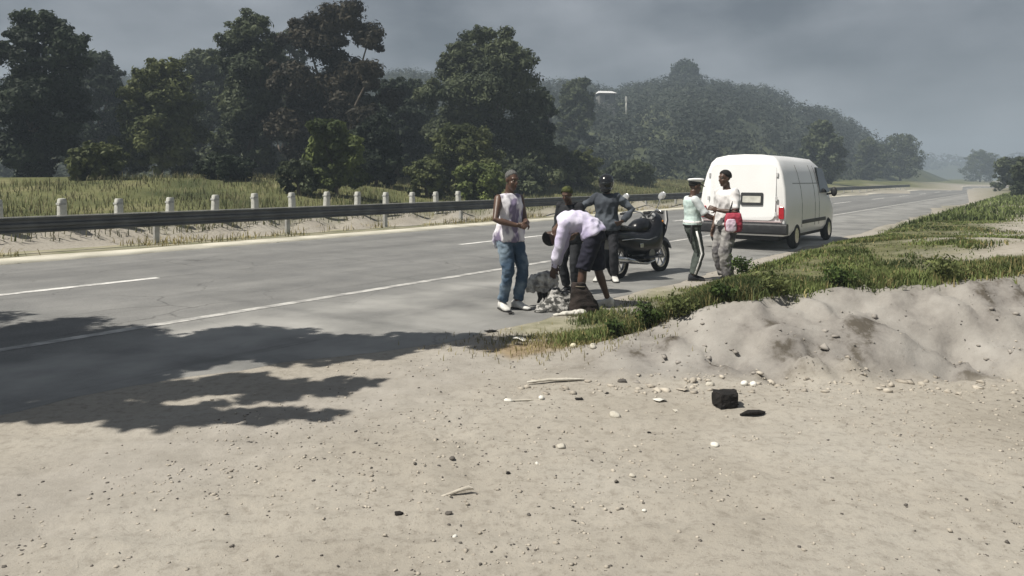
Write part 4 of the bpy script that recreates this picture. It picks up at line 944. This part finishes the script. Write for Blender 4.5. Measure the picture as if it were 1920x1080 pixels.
JEAN = mat('faded_denim', (.27, .34, .40), .85, (.045, .078, .125), scale=3.2, detail=4, lo=.45, hi=.70, bump=.2, bscale=60)
WHITE = mat('white_cotton', (.74, .73, .76), .85, (.52, .48, .62), scale=5, lo=.35, hi=.5, bump=.15, bscale=50)
SHOEW = mat('white_shoe', (.72, .71, .68), .6, (.5, .49, .46), scale=14); SOLE = mat('dark_sole', (.04, .038, .036), .8); SOLEW = mat('pale_sole', (.6, .59, .56), .7)
GREYHAIR = mat('greying_hair', (.17, .17, .165), .9, (.07, .07, .07), scale=60, bump=.6, bscale=120)

VEST = mat('patterned_vest', (.76, .74, .78), .85, (.20, .17, .26), scale=4.5, detail=3, lo=.45, hi=.53, stretch=(1.2, 1.2, .45), bump=.15, bscale=50)
# 1 man standing on the left
X, Y = -.03, 9.45
p1 = person((X, Y, gz(X, Y)), (.66, -.75), 1.755, dict(hands=((-.02, .31, 1.10), (.13, .27, 1.07)), hand_dir=((.75, .55, -.1), (-.55, .75, .05)), palm=((.3, -.6, -.6), (-.4, -.6, .5)), curl=(.9, 1.0),
     elbows=((-.7, -.9, -.3), (1, -.75, .0)), feet=((-.085, .05, 0, .15), (.095, -.03, 0, -.35)), s1=(0, -.03, 1), look=(.08, 1, -.22), sh_up=(0, .0)), 'man in white sleeveless top and faded blue jeans standing at the left of the group')
hair(p1, GREYHAIR, .003, .012); shirt(p1, VEST, -.10, 0, .019, .10, .022, 'sleeveless_top', seed=3); trousers(p1, JEAN, .96, .014, .062, .018, 'jeans', seed=4); shoes(p1, SHOEW, SOLE)
bm = bmesh.new(); s = p1.s; c, ax = p1.sp(-.06)
loft(bm, [(c + V((-.02 + x, y, z)) * s, V((w, .3 * w, 0)) * s, V((0, d, 0)) * s) for x, y, z, w, d in ((.13, -.13, .07, .06, .025), (.13, -.14, -.02, .065, .03), (.13, -.145, -.08, .05, .025), (.12, -.145, -.13, .02, .012))], 12)
fuse('hanging_shirt_tail', bm, WHITE, p1.root, .009, 3, .012, 14, 5)

# 2 man bending over
LIL = mat('lilac_cotton', (.66, .63, .76), .85, (.50, .45, .66), scale=3, lo=.35, hi=.6, bump=.15, bscale=50); NAVY = mat('navy_cloth', (.022, .022, .038), .85, (.014, .014, .024), scale=6, bump=.2, bscale=60)
X, Y = 1.02, 9.62
p2 = person((X, Y, gz(X, Y)), (-.93, .22), 1.76, dict(pelvis=(0, -.02, .955), s0=(0, .45, .89), s1=(0, .93, -.38), hands=((-.14, .50, .38), (.14, .50, .42)), hand_dir=((.2, .1, -1), (-.1, .2, -1)), palm=((.9, .1, .1), (-.9, .1, .1)), curl=(.9, .9),
     elbows=((-1, -.3, 0), (1, -.3, 0)), feet=((-.15, .13, 0, .1), (.15, -.20, 0, -.15)), look=(0, -.80, -.60), hup=(0, .60, -.80), sh_fwd=(.03, .03)), 'man in lilac shirt and dark knee shorts bending down to the ground')
hair(p2, HAIR, .012, -.01); shirt(p2, LIL, -.03, .97, .028, .12, .022, seed=6); trousers(p2, NAVY, .50, .026, .075, .014, 'shorts', seed=7, thigh=.115, kneew=.085); shoes(p2, SHOEW, SOLEW)

# 3 person in dark clothes behind
CH = mat('charcoal_cloth', (.028, .03, .034), .9, (.016, .017, .02), scale=6, bump=.2); CAPG = mat('green_knit', (.09, .10, .03), .95, (.03, .04, .02), scale=25, bump=.6, bscale=90)
X, Y = .86, 10.75
p3 = person((X, Y, gz(X, Y)), (-.55, -.83), 1.55, dict(hands=((-.20, .22, .98), (.18, .27, .92)), feet=((-.10, .03, 0, .1), (.1, -.02, 0, -.1)), s0=(0, .1, 1), s1=(0, .22, 1), look=(-.1, 1, -.45), curl=(.6, .6)), 'person in charcoal clothes and green knitted cap standing behind the bending man')
hair(p3, CAPG, .016, .0, 'knitted_cap'); shirt(p3, CH, -.12, .95, .028, .14, .020, 'jacket', seed=8); trousers(p3, CH, .95, .016, .07, seed=9); shoes(p3, CH, SOLE)

# 4 rider with black helmet
GREYB = mat('grey_blue_cloth', (.10, .115, .135), .85, (.045, .052, .065), scale=3.5, lo=.4, hi=.6, bump=.2); DK = mat('dark_trousers', (.03, .031, .036), .9, scale=6, bump=.2)
X, Y = 1.53, 12.05
p4 = person((X, Y, gz(X, Y)), (-.22, -1), 1.69, dict(build=1.08, hands=((-.27, .06, 1.0), (.30, .10, 1.02)), elbows=((-1, -.35, 0), (1, -.35, 0)), hand_dir=((.6, .5, -.3), (-.6, .5, -.3)), feet=((-.13, .02, 0, .25), (.13, 0, 0, -.25)), look=(.10, 1, -.2), curl=(.8, .8)), 'rider in black helmet and grey jacket standing beside the motorcycle')
shirt(p4, GREYB, -.10, .97, .028, .1, .022, 'jacket', seed=10); trousers(p4, DK, .95, .015, .068, seed=11); shoes(p4, SHOEW, SOLE)
bm = bmesh.new(); s = p4.s; c = p4.hc + p4.hup * .025 * s
ball(bm, c - p4.look * .008 * s, p4.hr * .128 * s, p4.look * .150 * s, p4.hup * .142 * s, 28, 18); ball(bm, c - p4.hup * .10 * s + p4.look * .05 * s, p4.hr * .10 * s, p4.look * .105 * s, p4.hup * .07 * s)
hm = fuse('helmet', bm, mat('helmet_shell', (.014, .014, .016), .18, (.012, .012, .013), spec=.6), p4.root, .009, 6)
bm = bmesh.new(); ball(bm, c + p4.look * .022 * s + p4.hup * .006 * s, p4.hr * .112 * s, p4.look * .130 * s, p4.hup * .052 * s, 24, 12); obj('visor', bm, glass, hm)

# 5 officer with white cap
TROU = mat('grey_green_cloth', (.085, .10, .088), .9, (.055, .066, .06), scale=4, bump=.2); HIV = mat('pale_mint_vest', (.62, .74, .70), .8, (.45, .58, .56), scale=5, bump=.15); STR = mat('white_stripe', (.86, .86, .85), .6, (.78, .78, .77))
X, Y = 2.95, 12.2
p5 = person((X, Y, gz(X, Y)), (.86, .10), 1.64, dict(hands=((-.02, .42, 1.08), (.17, .38, 1.05)), elbows=((-.6, -.7, -.6), (.8, -.9, -.4)), feet=((-.09, .04, 0, .1), (.09, -.03, 0, -.2)), look=(.0, 1, -.12), curl=(.9, .9), hand_dir=((.3, 1, 0), (-.3, 1, 0)), palm=((.6, 0, .7), (-.6, 0, .7))), 'traffic officer in white cap and pale vest holding out a paper')
shirt(p5, mat('white_uniform_shirt', (.70, .74, .74), .85, (.5, .55, .56), scale=4, bump=.15), -.0, .45, .014, .05, .009, 'uniform_shirt', seed=12)
bm = bmesh.new(); p5.torso(bm, .02, .47, .032, .05); vest = fuse('reflective_vest', bm, HIV, p5.root, .011, 4, .009, 9, 13)
bm = bmesh.new(); p5.torso(bm, .045, .095, .044); fuse('vest_band', bm, STR, vest, .010, 2, .003)
bm = bmesh.new(); p5.torso(bm, -.005, .03, .034); fuse('belt', bm, mat('belt_dark', (.03, .03, .03), .6), p5.root, .009, 2)
trousers(p5, TROU, .96, .014, .068, seed=14); shoes(p5, CH, SOLE); hair(p5, HAIR, .004, -.0)
for (hp, kn, an), side in zip(p5.legs, (-1, 1)):
    bm = bmesh.new(); o = V((side * .088, 0, 0)) * p5.s
    tube(bm, [hp + o * 1.12 + V((0, 0, -.03)), hp.lerp(kn, .5) + o * 1.02, kn + o * .80, kn.lerp(an, .5) + o * .72, kn.lerp(an, .9) + o * .70], .017, 8); obj('trouser_stripe', bm, STR, p5.root)
bm = bmesh.new(); s = p5.s; c = p5.hc + p5.hup * .085 * s; L5, U5, R5 = p5.look, p5.hup, p5.hr; U5 = (U5 + L5 * .05).normalized()
loft(bm, [(c - L5 * .012 * s + U5 * z * s + L5 * f * s, R5 * w * s, (L5 + U5 * .03 * k) * d * s) for k, (z, f, w, d) in enumerate(((-.018, 0, .085, .104), (.012, 0, .088, .107), (.03, .004, .118, .135), (.05, .012, .126, .145), (.066, .014, .105, .122), (.072, .014, .04, .05)))], 24)
capo = obj('white_cap', bm, STR, p5.root, auto=50)
bm = bmesh.new(); loft(bm, [(c - L5 * .012 * s + U5 * z * s, R5 * .0885 * s, L5 * .1075 * s) for z in (-.024, .010)], 24); obj('cap_band', bm, plastic, capo)
bm = bmesh.new(); loft(bm, [(c + L5 * (.07 + .035 * k) * s - U5 * (.015 + .014 * k) * s, R5 * w * s, U5 * .006 * s) for k, w in enumerate((.078, .074, .052, .012))], 16); obj('cap_peak', bm, plastic, capo)
bm = bmesh.new(); c0, _ = p5.sp(.02); tube(bm, [c0 + V((.19, -.08, -.02)) * s, c0 + V((.20, -.10, -.30)) * s], [.022, .018], 10, True, True); obj('baton', bm, plastic, p5.root)

# 6 man with the pink bag
WT = mat('white_shirt_cloth', (.76, .75, .74), .85, (.62, .60, .60), scale=4, bump=.15); CAMO = mat('mottled_grey_cloth', (.30, .29, .28), .9, (.10, .095, .10), scale=5, detail=4, lo=.42, hi=.58, bump=.2)
X, Y = 3.39, 11.78
p6 = person((X, Y, gz(X, Y)), (-.86, -.40), 1.775, dict(hands=((-.08, .24, 1.14), (.20, .10, .86)), elbows=((-.8, -.6, -.4), (.6, -1, 0)), feet=((-.11, .06, 0, .1), (.11, -.06, 0, -.2)), look=(.05, 1, -.08), curl=(.8, .8), hand_dir=((.6, .7, .3), (0, .2, -1))), 'tall man in white shirt and mottled grey trousers standing before the white van')
hair(p6, HAIR, .012, .0); shirt(p6, WT, -.04, .42, .024, .09, .020, seed=15); trousers(p6, CAMO, .94, .022, .085, .020, seed=16, kneew=.088, thigh=.112); shoes(p6, CH, SOLE)

BLKS = mat('dark_strap', (.03, .026, .026), .8)
# ------------------------------------------------------------------ things on the ground
REDC = mat('pink_red_cloth', (.40, .055, .085), .8, (.24, .02, .04), scale=6, bump=.2); PALE = mat('white_pink_cloth', (.74, .66, .74), .8, (.6, .45, .55), scale=6, bump=.2)
c = V((3.50, 11.52, 0))
bag = empty('shoulder_bag', (3.40, 11.46, .84), -.2, 'red bag with white front hanging at the side of the tall man', 'bag'); bag.scale = (.82, .82, .82)
bm = bmesh.new(); loft(bm, [(V((0, 0, z)), V((w, 0, 0)), V((0, d, 0)), .7) for z, w, d in ((0, .09, .04), (.02, .14, .065), (.14, .165, .08), (.28, .15, .065), (.34, .13, .04), (.355, .10, .02))], 20); fuse('bag_body', bm, REDC, bag, .010, 3, .012, 9, 21)
bm = bmesh.new(); loft(bm, [(V((-.05, -.075, z)), V((w, 0, 0)), V((0, d, 0)), .7) for z, w, d in ((.0, .04, .015), (.03, .09, .03), (.15, .10, .035), (.24, .07, .02))], 16); fuse('bag_pocket', bm, PALE, bag, .009, 3, .010, 11, 22)
bm = bmesh.new(); tube(bm, [(.11, 0, .32), (.08, .05, .5), (.02, .14, .66), (-.03, .05, .5), (-.10, 0, .32)], .013, 8); obj('strap', bm, BLKS, bag)
# paper in the officer's hands
pc0, fd0, _ = p5.palms[0]; wpos = Matrix.Translation(p5.root.location) @ Matrix.Rotation(p5.root.rotation_euler.z, 4, 'Z') @ (pc0 + fd0 * .10)
bm = bmesh.new()
gridv = [[bm.verts.new((-.10 + .04 * i, -.075 + .05 * j, .012 * math.sin(i * 1.1) + .01 * j * j * .4)) for j in range(4)] for i in range(6)]
for i in range(5):
    for j in range(3): bm.faces.new((gridv[i][j], gridv[i + 1][j], gridv[i + 1][j + 1], gridv[i][j + 1]))
pp = obj('paper_sheet', bm, mat('paper', (.78, .77, .74), .8), smooth=True); pp.location = wpos + V((.02, -.02, .01)); pp.rotation_euler = (R(35), R(-8), .4); sd_ = pp.modifiers.new('t', 'SOLIDIFY'); sd_.thickness = .004
tag(pp, 'white paper sheet held out by the officer', 'paper')
# bundle held by the bending man
GREYW = mat('grey_white_cloth', (.60, .585, .55), .9, (.16, .155, .15), scale=9, detail=5, lo=.38, hi=.56, bump=.5, bscale=40)
h0, h1 = (Matrix.Translation(p2.root.location) @ Matrix.Rotation(p2.root.rotation_euler.z, 4, 'Z') @ (pc + fd * .07) for pc, fd, pn in p2.palms)
hc_ = (h0 + h1) / 2
b_ = empty('cloth_bundle', (hc_.x - .12, hc_.y - .03, hc_.z - .10), .3, 'crumpled grey white cloth bundle held in the bending man\'s hands', 'bundle')
bm = bmesh.new()
for (x, y, z, r) in ((0, 0, 0, .13), (-.12, .0, .03, .11), (.08, .02, -.02, .10), (-.03, -.06, .07, .10), (-.19, -.02, -.03, .07), (.04, 0, .10, .07), (.12, -.02, .07, .05)): ball(bm, (x, y, z), (r * 1.1, 0, 0), (0, r * .8, 0), (0, 0, r * .9))
fuse('bundle_cloth', bm, GREYW, b_, .010, 2, .032, 11, 31)
bm = bmesh.new(); 
for (x, z, l) in ((-.08, -.10, .13), (0, -.11, .19), (.05, -.10, .16)): tube(bm, [(x, 0, z + .03), (x + .02, -.01, z - l * .5), (x - .01, 0, z - l)], [.035, .03, .015], 8, True, True)
fuse('hanging_end', bm, mat('dark_lining', (.055, .05, .045), .9), b_, .009, 2, .012, 14, 32)
# heap on the ground
PAT = mat('patterned_grey_cloth', (.40, .39, .37), .9, (.07, .07, .065), scale=20, detail=3, lo=.46, hi=.56, bump=.4, bscale=50)
g = gp(1043, 583); hp_ = empty('cloth_heap', (g.x, g.y, gz(g.x, g.y)), .2, 'patterned grey cloth heaped on the ground at the bending man\'s feet', 'cloth heap')
bm = bmesh.new()
for (x, y, z, r, k) in ((0, 0, .06, .17, .8), (.10, .05, .12, .13, .9), (-.14, -.02, .03, .12, .5), (.02, -.08, .04, .14, .5), (.0, .06, .19, .09, .9), (.2, 0, .05, .12, .6), (-.22, -.08, .01, .08, .4)): ball(bm, (x, y, z), (r, 0, 0), (0, r * .85, 0), (0, 0, r * k))
fuse('heap_cloth', bm, PAT, hp_, .011, 2, .022, 12, 33)
g = gp(1076, 591); b2_ = empty('white_cloth', (g.x, g.y, gz(g.x, g.y)), .12, 'white crumpled cloth strip lying in front of the brown sack', 'cloth')
bm = bmesh.new(); tube(bm, [(-.24, -.03, .012), (-.12, .0, .022), (0, .0, .026), (.10, .03, .034), (.17, .05, .02)], [.022, .045, .045, .05, .018], 10, True, True, flat=.6)
fuse('strip', bm, mat('soft_white_cloth', (.70, .68, .62), .9, (.5, .48, .43), scale=8), b2_, .008, 2, .014, 14, 34)
BRN = mat('brown_sacking', (.040, .030, .026), .95, (.020, .016, .014), scale=7, bump=.5, bscale=60)
g = gp(1094, 586); sk = empty('sack', (g.x, g.y, gz(g.x, g.y)), .1, 'dark brown slumped sack standing by the bending man\'s leg', 'sack'); sk.scale = (1, 1, .85)
bm = bmesh.new(); loft(bm, [(V((x, 0, z)), V((w, 0, 0)), V((0, d, 0)), .8) for x, z, w, d in ((0, 0, .17, .10), (0, .03, .195, .13), (.0, .12, .175, .125), (-.02, .22, .14, .10), (-.045, .32, .11, .08), (-.06, .40, .085, .06), (-.07, .44, .07, .05))], 20)
fuse('sack_cloth', bm, BRN, sk, .011, 3, .022, 8, 35)
bm = bmesh.new(); torus(bm, (-.06, 0, .39), (0.1, 0, 1), .080, .009, 18, 6); obj('tie', bm, mat('cord', (.2, .17, .13), .9), sk)

def put(name, px, py, label, cat, bm, m, rz=0.0, smooth=False, dz=0.0, group=None):
    z = 0.0
    for _ in range(6): g = gp(px, py, z); z = gz(g.x, g.y)
    o = obj(name, bm, m, None, smooth=smooth); o.location = (g.x, g.y, z + dz); o.rotation_euler = (0, 0, rz); tag(o, label, cat, group); return o
BLK = mat('burnt_black', (.022, .019, .018), .9, (.012, .011, .010), scale=12, bump=.6, bscale=60)
PST = mat('pale_stone', (.60, .57, .50), .9, (.42, .39, .33), scale=10, bump=.4, bscale=40); CRM = mat('cream_plastic', (.70, .66, .50), .6, (.55, .5, .36), scale=10); WHP = mat('white_scrap', (.78, .77, .72), .7, (.6, .58, .52), scale=12)
bm = bmesh.new(); rgb = random.Random(5)
rows = []
for z, k in ((0, 1.0), (.02, 1.02), (.085, 1.0), (.105, .9)):
    rows.append([bm.verts.new((x * k + .006 * rgb.uniform(-1, 1), y * k + .006 * rgb.uniform(-1, 1), z + .008 * rgb.uniform(-1, 1) * (z > .05))) for x, y in ((-.085, -.07), (-.02, -.078), (.055, -.07), (.062, -.03), (.088, -.01), (.095, .05), (.03, .075), (-.05, .07), (-.088, .05), (-.092, 0))])
for a, q in zip(rows, rows[1:]):
    for i in range(10): bm.faces.new((a[i], a[(i + 1) % 10], q[(i + 1) % 10], q[i]))
bm.faces.new(rows[0][::-1]); bm.faces.new(rows[-1]); bmesh.ops.subdivide_edges(bm, edges=bm.edges[:], cuts=2, use_grid_fill=True)
for v in bm.verts: v.co += v.co.normalized() * .009 * mnoise.noise(v.co * 40)
put('burnt_block', 1362, 760, 'square black broken block lying on the dirt at the right', 'block', bm, BLK, .25)
bm = bmesh.new(); tube(bm, [(-.085, -.01, .018), (-.03, .004, .022), (.02, 0, .026), (.06, .012, .024), (.09, .02, .02)], [.012, .024, .022, .026, .014], 9, True, True, flat=.7)
for v in bm.verts: v.co += V((0, 0, 1)) * .012 * mnoise.noise(v.co * 60) + V((mnoise.noise(v.co * 50) * .01, 0, 0))
put('charred_stick', 1411, 780, 'flat black charred piece lying right of the square black block', 'charred piece', bm, BLK, .1)
def pebble(px, py, wpx, label, m, seed, flat=.5, name='stone', cat='stone', group=None, ang=.25):
    Y = gp(px, py).y; r = wpx * Y / F / 2; bm = bmesh.new(); stone_bm(bm, (0, 0, 0), r, seed, flat, 2, ang)
    return put(name, px, py, label, cat, bm, m, seed * .7, True, r * flat * .45, group)
pebble(1153, 780, 26, 'flat oval pale stone in the middle of the right foreground dirt', PST, 1.7)
pebble(1051, 838, 17, 'small flat pale stone below the oval pale stone', PST, 2.3)
pebble(1340, 836, 17, 'small white stone below the square black block', WHP, 3.1)
pebble(1185, 893, 12, 'rounded pale stone in the lower right foreground', PST, 4.2)
pebble(1217, 812, 8, 'tiny dark pebble right of the oval pale stone', BLK, 5.5)
pebble(1208, 958, 9, 'two tone small pebble near the bottom of the dirt', WHP, 6.1)
pebble(1396, 722, 14, 'whitish stone at the foot of the bank, left of a pair', WHP, 7.3, .8)
pebble(1412, 722, 13, 'whitish stone at the foot of the bank, right of a pair', WHP, 8.1, .8)
pebble(1112, 652, 16, 'grey stone at the low left end of the grassy bank', PST, 9.4, .6)
pebble(1075, 651, 12, 'round yellowish stone on the brown weeds', CRM, 10.2, .9, ang=.08)
pebble(1102, 716, 12, 'grey stone among the crumbs at the bank foot', gv1, 11.1); pebble(1167, 716, 14, 'dark stone among the crumbs at the bank foot', gv2, 12.6)
pebble(1300, 716, 18, 'beige clod at the foot of the bank', gv1, 13.9, .6); pebble(1330, 722, 15, 'pale clod at the foot of the bank near the black block', PST, 14.3, .6)
pebble(953, 752, 16, 'white flat chip at the left end of a pale line in the dirt', WHP, 15.2, .4); pebble(1015, 748, 11, 'white round chip at the right end of a pale line in the dirt', WHP, 16.2, .7)
pebble(848, 860, 14, 'faint grey pebble left of the broken stick', gv2, 17.4, .4); pebble(748, 964, 13, 'dark pebble at lower left of the dirt', BLK, 18.8, .6); pebble(842, 963, 12, 'dim dark pebble below the broken stick', gv2, 19.1, .5)
pebble(953, 888, 10, 'dark pebble right of the broken stick', BLK, 20.3, .5); pebble(853, 1007, 12, 'small white chip near the bottom edge of the dirt', WHP, 21.7, .4); pebble(1007, 871, 8, 'bright tiny pebble below the pair of white chips', WHP, 22.2, .8)
bm = bmesh.new(); tube(bm, [(-.08, -.03, .006), (-.03, -.008, .012), (.02, .012, .024), (.055, .03, .026), (.08, .03, .02)], [.006, .011, .012, .014, .006], 8, True, True, flat=.8)
put('broken_stick', 858, 928, 'broken pale stick lying in the lower left dirt', 'stick', bm, mat('weathered_wood', (.62, .58, .50), .9, (.40, .36, .30), scale=9, stretch=(1, 4, 4), bump=.5), 0, True)
bm = bmesh.new(); tube(bm, [(-.24, -.05, .012), (-.08, -.01, .02), (.08, .0, .022), (.22, .03, .014)], [.010, .018, .018, .008], 8, True, True, flat=.7)
put('pale_stick', 1045, 716, 'long pale stick lying along the left foot of the bank', 'stick', bm, PST, 0, True)
bm = bmesh.new(); tube(bm, [(-.14, -.0, .004), (0, .006, .006), (.14, .012, .005)], [.005, .008, .005], 6, True, True); put('pale_straw', 985, 752, 'thin pale straw lying between two white chips', 'straw', bm, PST, .05, True)
def scrap(px, py, wpx, label, m, seed, name='scrap', cat='litter', tilt=.5):
    Y = gp(px, py).y; r = wpx * Y / F / 2; bm = bmesh.new(); rr = random.Random(seed); n = 5
    g_ = [[bm.verts.new((r * (i / (n - 1) * 2 - 1) * (1 + .2 * rr.uniform(-1, 1)), r * .7 * (j / 3 * 2 - 1), r * (.16 + .5 * abs(mnoise.noise(V((i * .8 + seed, j * .9, 0)))) + tilt * .3 * (i / (n - 1))))) for j in range(4)] for i in range(n)]
    for i in range(n - 1):
        for j in range(3): bm.faces.new((g_[i][j], g_[i + 1][j], g_[i + 1][j + 1], g_[i][j + 1]))
    o = put(name, px, py, label, cat, bm, m, seed * .9, True); md = o.modifiers.new('t', 'SOLIDIFY'); md.thickness = .003; return o
scrap(976, 640, 24, 'white folded wrapper on the shaded asphalt edge', WHP, 3, 'wrapper', 'wrapper', 1.2)
scrap(1238, 752, 22, 'pale torn scrap on the dirt left of the black block', WHP, 4); scrap(1280, 732, 20, 'beige flake near the foot of the bank', gv1, 6); scrap(1267, 772, 12, 'thin beige flake lower left of the black block', PST, 9)
scrap(1085, 749, 14, 'small dark twig like scrap above the oval pale stone', BLK, 7); scrap(1138, 738, 8, 'tiny dark scrap near the bank foot', BLK, 8)
scrap(921, 620, 20, 'dark flat scrap on the road left of the bending man', BLK, 11, tilt=.1); scrap(958, 588, 15, 'black flip flop like scrap by the white shoes', BLK, 12, tilt=.1)

# ------------------------------------------------------------------ haze
bm = bmesh.new(); box(bm, (0, 430, 24), (2400, 1100, 60)); 
for v in bm.verts:
    if v.co.y < 0: v.co.y = -90
hz = obj('haze', bm, None, smooth=False); tag(hz, kind='stuff')
hmt = bpy.data.materials.new('haze_air'); hmt.use_nodes = True; t = hmt.node_tree; t.nodes.clear()
pv = N(t, 'ShaderNodeVolumePrincipled'); ou = N(t, 'ShaderNodeOutputMaterial'); pv.inputs['Density'].default_value = 0.0019; pv.inputs['Color'].default_value = (.62, .74, .86, 1); pv.inputs['Anisotropy'].default_value = 0.0
t.links.new(pv.outputs[0], ou.inputs['Volume']); hz.data.materials.append(hmt)
